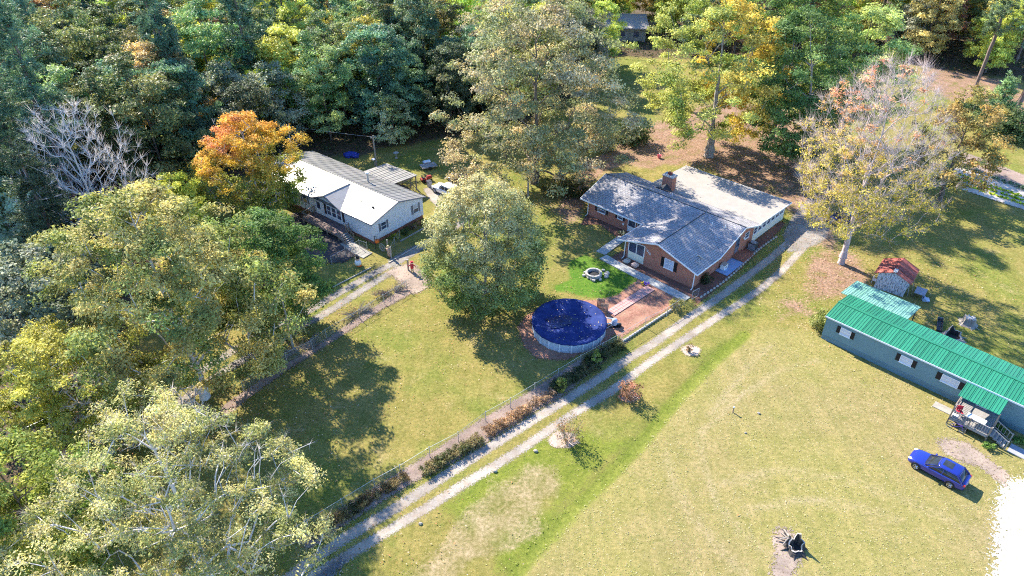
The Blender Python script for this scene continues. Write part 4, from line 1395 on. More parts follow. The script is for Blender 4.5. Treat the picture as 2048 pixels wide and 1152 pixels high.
MB().tube((0, 0, 0.1), (1.1, 0, 0.1), 0.025).tube((0, 0, 1.15), (1.1, 0, 1.15), 0.025).tube((0, 0, 0.05), (0, 0, 1.2), 0.03).tube((1.1, 0, 0.1), (1.1, 0, 1.15), 0.025).obj('frame', 'galvanised', g)
wm_ = MB()
for i in range(-11, 11):
    for sg in (1, -1):
        x0, x1 = i * 0.1, i * 0.1 + 1.05
        xa, xb = max(0, x0), min(1.1, x1)
        if xb - xa > 0.03:
            za, zb = (xa - x0) / 1.05, (xb - x0) / 1.05
            if sg < 0:
                za, zb = 1 - za, 1 - zb
            wm_.add([(xa, sg * .003, .1 + za * 1.05 - .003), (xb, sg * .003, .1 + zb * 1.05 - .003), (xb, sg * .003, .1 + zb * 1.05 + .003), (xa, sg * .003, .1 + za * 1.05 + .003)], [(0, 1, 2, 3)])
wm_.obj('wire_mesh', 'galvanised', g)
# pale edging blocks on the lane side of the pool bed
ed = thing('stone_edging', 'row of pale edging blocks between the pool mulch and the lane', 'edging', (11.09,55.51))
e0, e1 = (11.09,55.51), (17.59,61.42)
n = 22
ebm = [MB().blob((0, 0, 0.08), (0.24, 0.13, 0.15), k, 8, 4, 0.12).mesh('block', 'pale_stone') for k in range(3)]
for i in range(n):
    inst(ebm[i % 3], 'block', ed, ((e1[0] - e0[0]) * i / n, (e1[1] - e0[1]) * i / n, 0.05), math.atan2(e1[1] - e0[1], e1[0] - e0[0]))
ed = thing('stone_edging', 'curved row of pale edging stones along the right side bed', 'edging', brick_pt(1.75, -0.8))
ed.rotation_euler[2] = math.radians(-44)
for i in range(30):
    inst(ebm[i % 3], 'block', ed, (-0.05 + 0.25 * math.sin(i * 0.2), i * 0.62, 0.02), math.pi / 2)
ed = thing('garden_edging', 'straight pale timber edging beside the white house gravel', 'edging', white_pt(4.5, -1.8), WA)
MB().box(-0.06, 0.06, 0, 7.4, 0, 0.12).obj('timber', 'pale_stone', ed)
ed = thing('garden_edging', 'straight white border along the shaded strip below the white house fence', 'edging', (-20.49,65.62), 0.0)
q_ = (-16.81,69.67)
q0 = (-20.49,65.62)
MB().obox(((q_[0] - q0[0]) / 2, (q_[1] - q0[1]) / 2), math.atan2(q_[1] - q0[1], q_[0] - q0[0]), math.dist(q_, q0), 0.1, 0, 0.12).obj('timber', 'pale_stone', ed)
ed = thing('garden_edging', 'grey timber edging of the flower bed under the white house gable', 'edging', white_pt(2.0, 2.5), WA)
MB().box(-0.06, 0.06, 0, 5.0, 0, 0.14).obj('timber', 'grey_wood', ed)

# ---------------------------------------------------------------- utility poles and wires
def upole(label, p, h, arm=True, rz=0.0):
    t = thing('utility_pole', label, 'pole', p, rz)
    MB().tube((0, 0, -0.1), (0, 0, h), 0.15, 0.10, 10).obj('shaft', 'pole_wood', t)
    if arm:
        MB().box(-0.45, 0.45, -0.05, 0.05, h - 0.35, h - 0.25).obj('cross_arm', 'pole_wood', t)
        for x in (-0.4, 0.4):
            MB().lathe([(0.04, 0), (0.06, 0.05), (0.03, 0.14)], 8, (x, 0, h - 0.25)).obj('insulator', 'grey_box', t)
    return t


upole('leaning wooden utility pole beside the left chain-link fence', (-22.10,54.40), 6.6, False)
upole('utility pole with short cross arm behind the white house roof', (-20.61,97.82), 4.9, True, 0.5)
upole('utility pole in front of the tall grey-green tree', (2.24,87.59), 6.2, False)


def wire(label, p, q, sag=0.5):
    t = thing('power_line', label, 'power line', p)
    p, q = Vector(p), Vector(q)
    pts = []
    for i in range(13):
        k = i / 12
        v = (q - p) * k
        v.z -= sag * 4 * k * (1 - k)
        pts.append(v)
    MB().path(pts, 0.02, 4).obj('cable', 'galvanised', t)


w1 = (-22.10,54.40)
w2 = (-20.61,97.82)
w3 = (2.24,87.59)
wire('thin power line running left from the leaning pole past the big tree', (w1[0], w1[1], 6.4), (-40.0, 36.0, 6.0), 0.4)
wire('thin power line from the pole behind the white house toward the wood', (w2[0], w2[1], 4.7), (-62.0, 112.0, 6.5), 0.9)
d_ = thing('wall_meter', 'white round satellite dish on a short post behind the white house', 'satellite dish', (-20.95,97.99), 0.4)
MB().tube((0, 0, 0), (0, 0, 0.9), 0.04).obj('post', 'galvanised', d_)
MB().lathe([(0.02, 0), (0.25, 0.06), (0.36, 0.14), (0.35, 0.16), (0.24, 0.09), (0.02, 0.03)], 14, (0, 0, 0.9)).obj('reflector', 'white_trim', d_, smooth=True)

# ---------------------------------------------------------------- cars
def car(name, label, p, rz, L, Wd, Ht, paint, kind='hatch', sunroof=False, rims='rim', group=None):
    """x forward, origin on the ground under the middle"""
    t = thing(name, label, 'car', p, rz, group)
    hw = Wd / 2
    wb = L * 0.595
    rw = 0.335 if kind != 'suv' else 0.37
    belt = Ht * 0.63
    # lower body: stations from tail to nose (x, halfwidth scale, sill z, belt z)
    if kind == 'sedan':
        st = [(-.5, .72, .32, .58), (-.488, .86, .24, .64), (-.44, .95, .2, .665), (-.3, 1, .19, .655), (-.1, 1, .19, .63), (.1, 1, .19, .62), (.25, .99, .19, .60), (.38, .97, .2, .55), (.455, .90, .22, .49), (.49, .76, .26, .42), (.5, .62, .32, .36)]
    else:
        st = [(-.5, .78, .32, .60), (-.488, .9, .24, .66), (-.44, .97, .2, .675), (-.3, 1, .19, .665), (-.1, 1, .19, .645), (.1, 1, .19, .63), (.25, .99, .19, .615), (.38, .97, .2, .575), (.455, .90, .22, .51), (.49, .76, .26, .44), (.5, .62, .32, .38)]
    rings = []
    for x, w, zs, zb in st:
        X, W, S, B = x * L, w * hw, zs * Ht / 1.0 * 0.72, zb * Ht
        m = (S + B) / 2
        half = [(0.0, S), (W * 0.55, S), (W * 0.90, S + 0.03), (W * 0.985, S + (m - S) * 0.5), (W * 1.0, m + 0.06), (W * 0.985, B - 0.12), (W * 0.93, B - 0.03), (W * 0.74, B + 0.015), (W * 0.35, B + 0.04), (0.0, B + 0.045)]
        rings.append([(X, y, z) for y, z in half] + [(X, -y, z) for y, z in half[-2:0:-1]])
    MB().loft(rings).obj('body', paint, t, True, 1)
    # cabin: glass shell, then roof skin and pillars proud of it
    if kind == 'sedan':
        lo, hi = (-0.40, 0.20), (-0.24, 0.02)
    elif kind == 'suv':
        lo, hi = (-0.485, 0.20), (-0.40, 0.045)
    else:
        lo, hi = (-0.47, 0.235), (-0.335, 0.0)

    def ringz(f, grow=0.0):
        x0 = lo[0] + (hi[0] - lo[0]) * f
        x1 = lo[1] + (hi[1] - lo[1]) * f
        w = hw * (0.93 - 0.17 * f) + grow
        z = belt - 0.02 + (Ht - belt) * f
        x0, x1 = x0 * L - grow, x1 * L + grow
        r_ = 0.22
        return [(x0 + r_ * .5, -w, z), (x1 - 0.34, -w, z), (x1 - 0.10, -w * 0.86, z), (x1, -w * 0.5, z), (x1 + .015, 0, z), (x1, w * 0.5, z), (x1 - 0.10, w * 0.86, z), (x1 - 0.34, w, z), (x0 + r_ * .5, w, z), (x0 + 0.02, w * 0.85, z), (x0, 0, z), (x0 + 0.02, -w * 0.85, z)]
    gl = MB().loft([ringz(0), ringz(0.5), ringz(0.97)]).obj('glass', 'car_glass', t, True)
    r1, r2 = ringz(0.93, 0.012), ringz(1.0, -0.03)
    r3 = [(p_[0] * 0.88 + 0.12 * (hi[0] + hi[1]) / 2 * L, p_[1] * 0.8, Ht + 0.015) for p_ in r2]
    MB().loft([ringz(0.86, 0.010), r1, r2, r3]).obj('roof', paint, t, True)
    for sg in (1, -1):
        for i_, wd in ((7, 0.05), (2, 0.05), (8, 0.09), (9, 0.07)) if sg > 0 else ((1, 0.05), (6, 0.05), (0, 0.09), (11, 0.07)):
            a, b = ringz(0.0, 0.012)[i_], ringz(0.9, 0.012)[i_]
            MB().tube(a, b, wd * 0.6, wd * 0.5, 4).obj('pillar', paint, t)
        xm = (lo[0] + lo[1]) / 2 * L + 0.1
        MB().tube((xm, sg * (hw * 0.93 + .008), belt), (xm - 0.02, sg * (hw * 0.78 + .008), Ht - 0.06), 0.035, 0.03, 4).obj('pillar', paint, t)
    if sunroof:
        MB().box(-0.20 * L, -0.035 * L, -hw * 0.42, hw * 0.42, Ht + 0.01, Ht + 0.026, 0.01).obj('sunroof', 'car_glass', t)
    # wheels
    ty = MB().ring((0, 0, 0), rw - 0.085, 0.095, 'y', 22, 8).mesh('tyre', 'tyre', True)
    rm = MB()
    for k in range(5):
        a = 2 * math.pi * k / 5
        rm.tube((0, 0, 0), ((rw - .12) * math.cos(a), 0.0, (rw - .12) * math.sin(a)), 0.045, 0.035, 5)
    rm.ring((0, 0, 0), rw - 0.13, 0.03, 'y', 20, 5)
    rmm = rm.mesh('rim', rims)
    wellm = MB().tube((0, -0.012, 0), (0, 0.012, 0), rw + 0.03, n=20).mesh('wheel_well', 'black_plastic')
    for sx in (1, -1):
        for sy in (1, -1):
            w = bpy.data.objects.new('wheel', None)
            COL.objects.link(w)
            w.parent = t
            w.location = (sx * wb / 2 + 0.02 * L, sy * (hw - 0.06), rw)
            inst(ty, 'tyre', w)
            inst(rmm, 'rim', w, (0, sy * 0.07, 0))
            inst(wellm, 'wheel_well', t, (sx * wb / 2 + 0.02 * L, sy * (hw - 0.004), rw + 0.03))
    for sy in (1, -1):
        MB().blob((L * 0.45, sy * hw * 0.70, Ht * 0.47), (0.24, 0.15, 0.075), 1, 10, 6, 0.0).obj('headlight', 'lamp_clear', t, True)
        MB().blob((-L * 0.475, sy * hw * 0.80, Ht * 0.58), (0.13, 0.13, 0.11), 1, 10, 6, 0.0).obj('taillight', 'lamp_red', t, True)
        MB().blob((lo[1] * L - 0.42, sy * (hw + 0.06), belt + 0.05), (0.09, 0.11, 0.07), 2, 8, 5, 0.0).obj('mirror', paint, t, True)
        for xh in (-0.13, 0.07):
            MB().box(xh * L, xh * L + 0.18, sy * hw * 0.985 - 0.02, sy * hw * 0.985 + 0.02, belt - 0.15, belt - 0.12).obj('door_handle', paint, t)
    MB().box(L * 0.488, L * 0.503, -hw * 0.5, hw * 0.5, 0.30, 0.42).obj('grille', 'black_plastic', t)
    MB().box(-L * 0.505, -L * 0.49, -0.26, 0.26, Ht * 0.42, Ht * 0.42 + 0.12).obj('number_plate', 'white_trim', t)
    return t


fw, rw_ = (33.77,39.19), (35.59,37.28)
hd = math.atan2(fw[1] - rw_[1], fw[0] - rw_[0])
mx, my = (fw[0] + rw_[0]) / 2, (fw[1] + rw_[1]) / 2
car('blue_car', 'bright blue hatchback parked on the grass near the white gravel', (mx + math.sin(hd) * 0.78, my - math.cos(hd) * 0.78, 0.0), hd, 4.45, 1.83, 1.47, 'paint_blue', 'hatch', True, 'rim_silver')
car('white_car', 'white sport utility vehicle parked behind the round tree', (-9.26,88.65), math.radians(139), 4.6, 1.88, 1.68, 'paint_white', 'suv', rims='rim_silver')
car('black_car', 'black car parked beyond the white vehicle', (-7.27,92.09), math.radians(150), 4.6, 1.82, 1.45, 'paint_black', 'sedan', rims='rim_silver')
car('navy_car', 'dark navy car half hidden under the half bare tree', (43.41,80.56), math.radians(165), 4.7, 1.85, 1.5, 'paint_navy', 'sedan', rims='rim_silver')

# ---------------------------------------------------------------- around the brick house
a_ = thing('air_conditioner', 'dark grey air conditioning unit against the brick side wall', 'air conditioner', brick_pt(0.75, 12.65), math.radians(-44))
MB().box(-0.45, 0.45, -0.45, 0.45, 0.08, 0.95, 0.05).obj('case', 'dark_metal', a_)
MB().box(-0.52, 0.52, -0.52, 0.52, 0, 0.08).obj('pad', 'concrete', a_)
MB().lathe([(0.38, 0.952), (0.40, 0.98), (0.34, 0.98), (0.33, 0.955)], 20).obj('fan_grille', 'galvanised', a_)
MB().lathe([(0.08, 0.955), (0.08, 0.975), (0.01, 0.98)], 10).obj('fan_hub', 'grey_box', a_)
for k in range(8):
    MB().box(-0.43 + k * 0.115, -0.36 + k * 0.115, -0.458, -0.451, 0.15, 0.85).obj('louver', 'grey_box', a_)
a_ = thing('generator_box', 'small white utility box on the blue slab', 'box', brick_pt(0.5, 6.1, 0.10), math.radians(-44))
MB().box(-0.3, 0.3, -0.42, 0.42, 0, 0.62, 0.04).obj('case', 'white_trim', a_)
MB().box(-0.31, 0.31, -0.44, 0.44, 0.62, 0.66).obj('lid', 'pale_stone', a_)
MB().box(0.3, 0.32, -0.2, 0.2, 0.2, 0.45).obj('vent_panel', 'grey_box', a_)
for i, (x, y, c, lab) in enumerate(((-8.6, -0.75, 'pale_stone', 'pale boulder below the porch screen, left one'), (-7.4, -0.8, 'pink_stone', 'pinkish boulder below the porch screen, right one'))):
    o = MB().blob((0, 0, 0.22), (0.5, 0.38, 0.34), 40 + i, 10, 6, 0.2).obj('boulder', c, loc=brick_pt(x, y), smooth=False)
    tag(o, lab, 'boulder')
f_ = thing('flower_clump', 'purple and yellow flowers beside the brick path head', 'flowers', (15.30,66.12))
rg = random.Random(8)
for i in range(14):
    x, y, z = rg.uniform(-.5, .4), rg.uniform(-.25, .25), rg.uniform(0.2, 0.4)
    MB().blob((x, y, z), (0.1, 0.1, 0.07), i, 6, 4, 0.2).tube((x, y, 0), (x, y, z), 0.012, n=3).obj('bloom', 'purple_flower' if x > -0.1 else 'yellow_flower', f_)
b_ = thing('pink_bucket', 'small pink planter on the bare ground behind the brick house', 'planter', (22.86,100.69))
MB().lathe([(0.22, 0), (0.34, 0.48), (0.36, 0.5), (0.30, 0.48), (0.2, 0.1)], 14).obj('pot', 'pink_plastic', b_)
MB().ring((0, 0, 0.5), 0.33, 0.02, 'x', 14, 4).obj('handle', 'white_trim', b_)

# ---------------------------------------------------------------- around the white house
pk = thing('pumpkin_lantern', 'orange pumpkin hanging on a dark post at the white house corner', 'lantern', white_pt(0.9, -0.6))
MB().tube((0, 0, 0), (0, 0, 1.9), 0.05, n=6).tube((0, 0, 1.85), (0.3, -0.15, 1.85), 0.03, n=5).obj('post', 'dark_metal', pk)
for k in range(8):
    a_ = 2 * math.pi * k / 8
    MB().blob((0.3 + 0.13 * math.cos(a_), -0.15 + 0.13 * math.sin(a_), 1.25), (0.15, 0.15, 0.24), k, 8, 6, 0.0).obj('segment', 'orange_plastic', pk, True)
MB().tube((0.3, -0.15, 1.45), (0.3, -0.15, 1.84), 0.015, n=4).obj('stem', 'dark_metal', pk)
sf = thing('garden_figure', 'round white garden figure with black hat and orange base', 'garden figure', (-18.40,70.21))
MB().lathe([(0.02, 0.05), (0.34, 0.15), (0.42, 0.42), (0.30, 0.72), (0.2, 0.8)], 14).obj('body', 'white_trim', sf, True)
MB().lathe([(0.18, 0.78), (0.26, 0.9), (0.25, 1.05), (0.1, 1.16)], 12).obj('head', 'tan_cloth', sf, True)
MB().lathe([(0.32, 1.08), (0.32, 1.12), (0.19, 1.13), (0.17, 1.4), (0.02, 1.42)], 12).obj('hat', 'black_plastic', sf)
MB().blob((0.1, -0.2, 0.1), (0.35, 0.2, 0.13), 3, 10, 5, 0.1).obj('base', 'orange_plastic', sf, True)
wl = thing('wagon_wheel', 'pale spoked wagon wheel leaning by the white house corner', 'wheel', white_pt(1.9, -0.4), WA)
ww = MB().ring((0, 0, 0.55), 0.5, 0.035, 'y', 24, 5)
ww.obj('rim', 'pale_stone', wl)
for k in range(10):
    a_ = 2 * math.pi * k / 10
    MB().tube((0.06 * math.cos(a_), 0, 0.55 + .06 * math.sin(a_)), (0.49 * math.cos(a_), 0, 0.55 + 0.49 * math.sin(a_)), 0.02, n=4).obj('spoke', 'pale_stone', wl)
MB().tube((0, -0.06, 0.55), (0, 0.06, 0.55), 0.09, n=8).obj('hub', 'grey_wood', wl)
for i, (x, y, h_, lab) in enumerate(((2.6, -0.1, 1.7, 'pale wooden gate post left of the tan garden figure'), (4.0, -0.9, 1.6, 'pale wooden gate post right of the tan garden figure'))):
    g = thing('gate_post', lab, 'post', white_pt(x, y), WA)
    MB().box(-0.07, 0.07, -0.07, 0.07, 0, h_, 0.02).obj('shaft', 'pale_stone', g)
    MB().box(-0.09, 0.09, -0.09, 0.09, h_, h_ + 0.05, 0.02).obj('cap', 'grey_wood', g)
sc_ = thing('scarecrow', 'tan cloth scarecrow figure hung between the pale gate posts', 'scarecrow', white_pt(3.5, -0.8), WA)
MB().loft([[(0.27 * c * w, 0.14 * s * w, z) for c, s in [(math.cos(2 * math.pi * i / 10), math.sin(2 * math.pi * i / 10)) for i in range(10)]] for z, w in ((0.1, 1.15), (0.5, 0.95), (0.95, 1.05), (1.2, 0.8), (1.28, 0.35))]).obj('cloth_body', 'tan_cloth', sc_, True)
MB().blob((0, 0, 1.45), (0.17, 0.17, 0.2), 2, 10, 6, 0.05).obj('head', 'straw', sc_, True)
MB().tube((0, 0, 1.1), (0.6, 0, 1.05), 0.07, 0.05).tube((0, 0, 1.1), (-0.6, 0, 1.05), 0.07, 0.05).obj('arms', 'tan_cloth', sc_)
MB().tube((0, 0, 0), (0, 0, 1.3), 0.03).obj('stake', 'grey_wood', sc_)
g = thing('gate_post', 'square wooden post at the track gate', 'post', (-12.27,69.13))
MB().box(-0.09, 0.09, -0.09, 0.09, 0, 1.5, 0.02).obj('shaft', 'pole_wood', g)
MB().box(-0.11, 0.11, -0.11, 0.11, 1.5, 1.54).obj('cap', 'grey_wood', g)
sg_ = thing('scarecrow', 'red-shirted straw scarecrow beside the track gate post', 'scarecrow', (-11.75,68.70))
MB().loft([[(0.2 * c * w, 0.13 * s * w, z) for c, s in [(math.cos(2 * math.pi * i / 10), math.sin(2 * math.pi * i / 10)) for i in range(10)]] for z, w in ((0.6, 1.0), (0.9, 1.0), (1.15, 0.9), (1.22, 0.4))]).obj('shirt', 'red_plastic', sg_, True)
MB().tube((-0.1, 0, 0), (-0.08, 0, 0.65), 0.07, 0.09).tube((0.1, 0, 0), (0.08, 0, 0.65), 0.07, 0.09).obj('trousers', 'straw', sg_)
MB().tube((-0.15, 0, 1.1), (-0.45, 0, 0.85), 0.06, 0.05).tube((0.15, 0, 1.1), (0.45, 0, 0.85), 0.06, 0.05).obj('arms', 'red_plastic', sg_)
MB().blob((0, 0, 1.36), (0.13, 0.13, 0.16), 5, 10, 6, 0.05).obj('head', 'white_trim', sg_, True)
MB().lathe([(0.24, 1.44), (0.24, 1.46), (0.13, 1.47), (0.1, 1.6)], 10).obj('hat', 'red_plastic', sg_)
tp = thing('blue_tarp', 'crumpled blue tarpaulin heap behind the white house', 'tarpaulin', (-25.14,101.25))
MB().blob((0, 0, 0.3), (1.2, 0.8, 0.45), 9, 14, 7, 0.25).obj('sheet', 'blue_tarp', tp)
MB().blob((0.7, -0.4, 0.25), (0.6, 0.45, 0.4), 10, 10, 6, 0.25).obj('fold', 'blue_tarp', tp)
bb = thing('bird_bath', 'pale bird bath on a stem behind the lean-to', 'bird bath', (-17.96,100.69))
MB().lathe([(0.25, 0), (0.2, 0.08), (0.08, 0.15), (0.07, 0.7), (0.15, 0.76)], 12).obj('pedestal', 'pale_stone', bb)
MB().lathe([(0.14, 0.76), (0.42, 0.84), (0.45, 0.9), (0.36, 0.88), (0.05, 0.82)], 16).obj('bowl', 'pale_stone', bb)
tr_ = thing('flat_trailer', 'small flat slatted trailer with pale load on the back lawn', 'trailer', (-12.63,97.11), math.radians(25))
for k in range(7):
    MB().box(-1.2, 1.2, -0.75 + k * 0.22, -0.75 + k * 0.22 + 0.18, 0.45, 0.49).obj('slat', 'grey_wood', tr_)
MB().box(-1.2, 1.2, -0.78, -0.72, 0.35, 0.45).box(-1.2, 1.2, 0.74, 0.80, 0.35, 0.45).obj('frame', 'pale_stone', tr_)
for sy in (-0.82, 0.84):
    MB().ring((0, sy, 0.28), 0.2, 0.08, 'y', 16, 6).obj('tyre', 'tyre', tr_, True)
ld = thing('trailer_load', 'pale folded sheets lying on the flat trailer', 'load', (-12.95,97.99), math.radians(25))
ld.location[2] = 0.5
MB().box(-0.6, 0.5, -0.4, 0.35, 0, 0.14, 0.03).obj('sheet', 'grey_box', ld)
MB().box(-0.5, 0.6, -0.3, 0.4, 0.142, 0.22, 0.03).obj('sheet', 'white_trim', ld)
mw = thing('riding_mower', 'red riding mower parked beside the lean-to', 'mower', (-12.50,92.74), math.radians(30))
MB().box(0.05, 0.85, -0.28, 0.28, 0.35, 0.78, 0.1).obj('hood', 'mower_red', mw)
MB().box(-0.85, -0.1, -0.4, 0.4, 0.35, 0.58, 0.06).obj('rear_fender', 'mower_red', mw)
MB().box(-0.6, -0.2, -0.22, 0.22, 0.58, 0.68, 0.04).box(-0.68, -0.6, -0.22, 0.22, 0.6, 0.98, 0.03).obj('seat', 'black_plastic', mw)
MB().tube((0.1, 0, 0.75), (-0.1, 0, 0.98), 0.025).ring((-0.1, 0, 0.98), 0.15, 0.02, 'z', 14, 5).obj('steering_wheel', 'black_plastic', mw)
MB().box(-0.4, 0.35, -0.55, 0.55, 0.1, 0.25, 0.05).obj('deck', 'mower_red', mw)
for x, y, r_ in ((0.62, 0.38, 0.19), (0.62, -0.38, 0.19), (-0.55, 0.42, 0.26), (-0.55, -0.42, 0.26)):
    MB().ring((x, y, r_), r_ * 0.65, r_ * 0.35, 'y', 16, 6).obj('tyre', 'tyre', mw, True)
bx_ = thing('yard_bin', 'grey wheeled bin and lid beside the lean-to steps', 'bin', (-11.88,90.82), 0.6)
MB().loft([[(x * s, y * s, z) for x, y in ((-.28, -.3), (.28, -.3), (.28, .3), (-.28, .3))] for z, s in ((0.05, 0.8), (0.95, 1.0))]).obj('bin_body', 'grey_box', bx_)
MB().box(-0.31, 0.31, -0.34, 0.34, 0.955, 1.02, 0.03).obj('lid', 'dark_metal', bx_)

# ---------------------------------------------------------------- around the mobile home
def mob_thing(name, label, cat, x, y, z=0.0, r=0.0):
    return thing(name, label, cat, mob_pt(x, y, z), MA + r)


bk = mob_thing('bicycle', 'bicycle leaning against the porch of the mobile home', 'bicycle', 14.3, -3.72)
for x in (-0.52, 0.52):
    wh_ = MB().ring((x, 0, 0.33), 0.31, 0.025, 'y', 22, 5).obj('wheel', 'tyre', bk, True)
    MB().ring((x, 0, 0.33), 0.275, 0.014, 'y', 20, 4).obj('rim', 'rim_silver', wh_)
    sp_ = MB()
    for k in range(8):
        a_ = math.pi * k / 8
        sp_.tube((x + 0.27 * math.cos(a_), 0, 0.33 + 0.27 * math.sin(a_)), (x - 0.27 * math.cos(a_), 0, 0.33 - 0.27 * math.sin(a_)), 0.004, n=3)
    sp_.obj('spokes', 'galvanised', wh_)
MB().tube((-0.52, 0, 0.33), (-0.12, 0, 0.30), 0.018).tube((-0.12, 0, 0.3), (-0.22, 0, 0.78), 0.02).tube((-0.2, 0, 0.72), (0.38, 0, 0.78), 0.02).tube((-0.12, 0, 0.3), (0.38, 0, 0.70), 0.022).tube((-0.52, 0, 0.33), (-0.2, 0, 0.72), 0.015).tube((0.36, 0, 0.86), (0.52, 0, 0.33), 0.02).obj('frame', 'purple_flower', bk)
MB().tube((0.36, 0, 0.86), (0.34, 0, 0.98), 0.018).tube((0.34, -0.28, 1.0), (0.34, 0.28, 1.0), 0.016).obj('handlebar', 'black_plastic', bk)
MB().box(-0.36, -0.1, -0.07, 0.07, 0.80, 0.86, 0.02).obj('saddle', 'black_plastic', bk)
MB().lathe([(0.1, -0.01), (0.1, 0.01)], 12, (-0.12, 0, 0.3)).obj('crank', 'dark_metal', bk)
rc = mob_thing('red_chair', 'red folding chair at the left end of the mobile home porch', 'chair', 13.95, -2.6, 0.76, 0.6)
MB().box(-0.25, 0.25, -0.25, 0.25, 0.42, 0.46, 0.015).obj('seat', 'red_plastic', rc)
MB().box(-0.25, 0.25, 0.22, 0.26, 0.5, 0.95).obj('backrest', 'red_plastic', rc)
for x, y in ((-.22, -.22), (.22, -.22), (-.22, .22), (.22, .22)):
    MB().tube((x, y, 0), (x, y, 0.42 if y < 0 else 0.9), 0.018).obj('leg', 'dark_metal', rc)
tb = mob_thing('porch_table', 'white rectangular table along the front of the porch', 'table', 15.3, -2.75, 0.76)
MB().box(-0.75, 0.75, -0.33, 0.33, 0.68, 0.72, 0.01).obj('table_top', 'white_trim', tb)
for x, y in ((-.68, -.27), (.68, -.27), (-.68, .27), (.68, .27)):
    MB().box(x - .025, x + .025, y - .025, y + .025, 0, 0.68).obj('leg', 'galvanised', tb)
cl = mob_thing('porch_cooler', 'pale box cooler beside the red chair on the porch', 'cooler', 13.85, -3.15, 0.76)
MB().box(-0.25, 0.25, -0.15, 0.15, 0, 0.32, 0.03).obj('box', 'grey_box', cl)
MB().box(-0.26, 0.26, -0.16, 0.16, 0.325, 0.38, 0.02).obj('lid', 'white_trim', cl)
o = MB().box(-0.5, 1.1, -0.5, 0.4, 0, 0.06, 0.01).obj('step_slab', 'old_concrete', loc=mob_pt(12.3, -1.6), rz=MA)
tag(o, 'pale concrete slab on the grass left of the porch', 'slab')
o = MB().box(-0.7, 0.7, -0.6, 0.6, 0, 0.05, 0.01).obj('door_mat', 'grey_box', loc=mob_pt(19.0, -2.5), rz=MA)
tag(o, 'pale lilac mat on the ground at the foot of the porch steps', 'mat')
for i, (x, y, lab) in enumerate(((17.2, -1.0, 'leafy green weed beside the mobile home steps, under the wall'), (17.0, -3.9, 'leafy green weed in front of the porch steps'), (18.6, -1.2, 'green weed past the steps against the teal wall'))):
    WEEDS = globals().setdefault('WEEDS', [])
    WEEDS.append((x, y, lab))
ch_ = thing('plastic_chair', 'white plastic chair beside the peeling shed', 'chair', (41.82,66.52), 0.8)
MB().box(-0.26, 0.26, -0.25, 0.25, 0.42, 0.46, 0.015).obj('seat', 'white_trim', ch_)
MB().box(-0.26, 0.26, 0.22, 0.26, 0.46, 0.88, 0.01).obj('backrest', 'white_trim', ch_)
for x, y in ((-.22, -.21), (.22, -.21), (-.22, .21), (.22, .21)):
    MB().tube((x * 1.15, y * 1.15, 0), (x, y, 0.42), 0.025).obj('leg', 'white_trim', ch_)
jt = thing('work_table', 'low grey table with junk beside the peeling shed', 'table', (45.80,63.95), math.radians(-38))
MB().box(-0.55, 0.55, -0.75, 0.75, 0.62, 0.70).obj('table_top', 'grey_box', jt)
for x, y in ((-.5, -.7), (.5, -.7), (-.5, .7), (.5, .7)):
    MB().box(x - .04, x + .04, y - .04, y + .04, 0, 0.62).obj('leg', 'dark_metal', jt)
for i, (x, y, lab) in enumerate(((0.35, 0.6, 'long grey board leaning on the shed side, nearer the wall'), (0.7, 0.9, 'second dark board leaning beside the shed'))):
    a_ = math.radians(-38)
    o = MB().ext([(0, -0.12, 0), (0, 0.12, 0), (-0.3, 0.12, 1.9), (-0.3, -0.12, 1.9)], (0.04, 0, 0.01)).obj('leaning_board', 'grey_wood' if i == 0 else 'weathered_wood', loc=(SO[0] + x * math.cos(a_) - y * math.sin(a_), SO[1] + x * math.sin(a_) + y * math.cos(a_), 0), rz=a_)
    tag(o, lab, 'board')
cb_ = thing('cardboard_box', 'pale low box on the grass right of the grey table', 'box', (46.06,63.09), math.radians(-20))
MB().box(-0.35, 0.35, -0.25, 0.25, 0, 0.3).obj('carton', 'window_pale', cb_)
MB().box(-0.36, 0.0, 0.25, 0.5, 0.27, 0.3).box(0.0, 0.36, -0.5, -0.25, 0.27, 0.3).obj('flap', 'window_pale', cb_)
tk = thing('feed_trough', 'long black trough lying behind the mobile home roof', 'trough', (45.33,58.50), math.radians(60))
MB().ext([(-1.25, -0.22, 0.0), (-1.25, 0.22, 0.0), (-1.25, 0.28, 0.34), (-1.25, 0.24, 0.34), (-1.25, 0.18, 0.05), (-1.25, -0.18, 0.05), (-1.25, -0.24, 0.34), (-1.25, -0.28, 0.34)], (2.5, 0, 0)).obj('channel', 'dark_metal', tk)
for x in (-1.27, 1.25):
    MB().box(x, x + 0.03, -0.25, 0.25, 0, 0.33).obj('end_plate', 'galvanised' if x > 0 else 'dark_metal', tk)


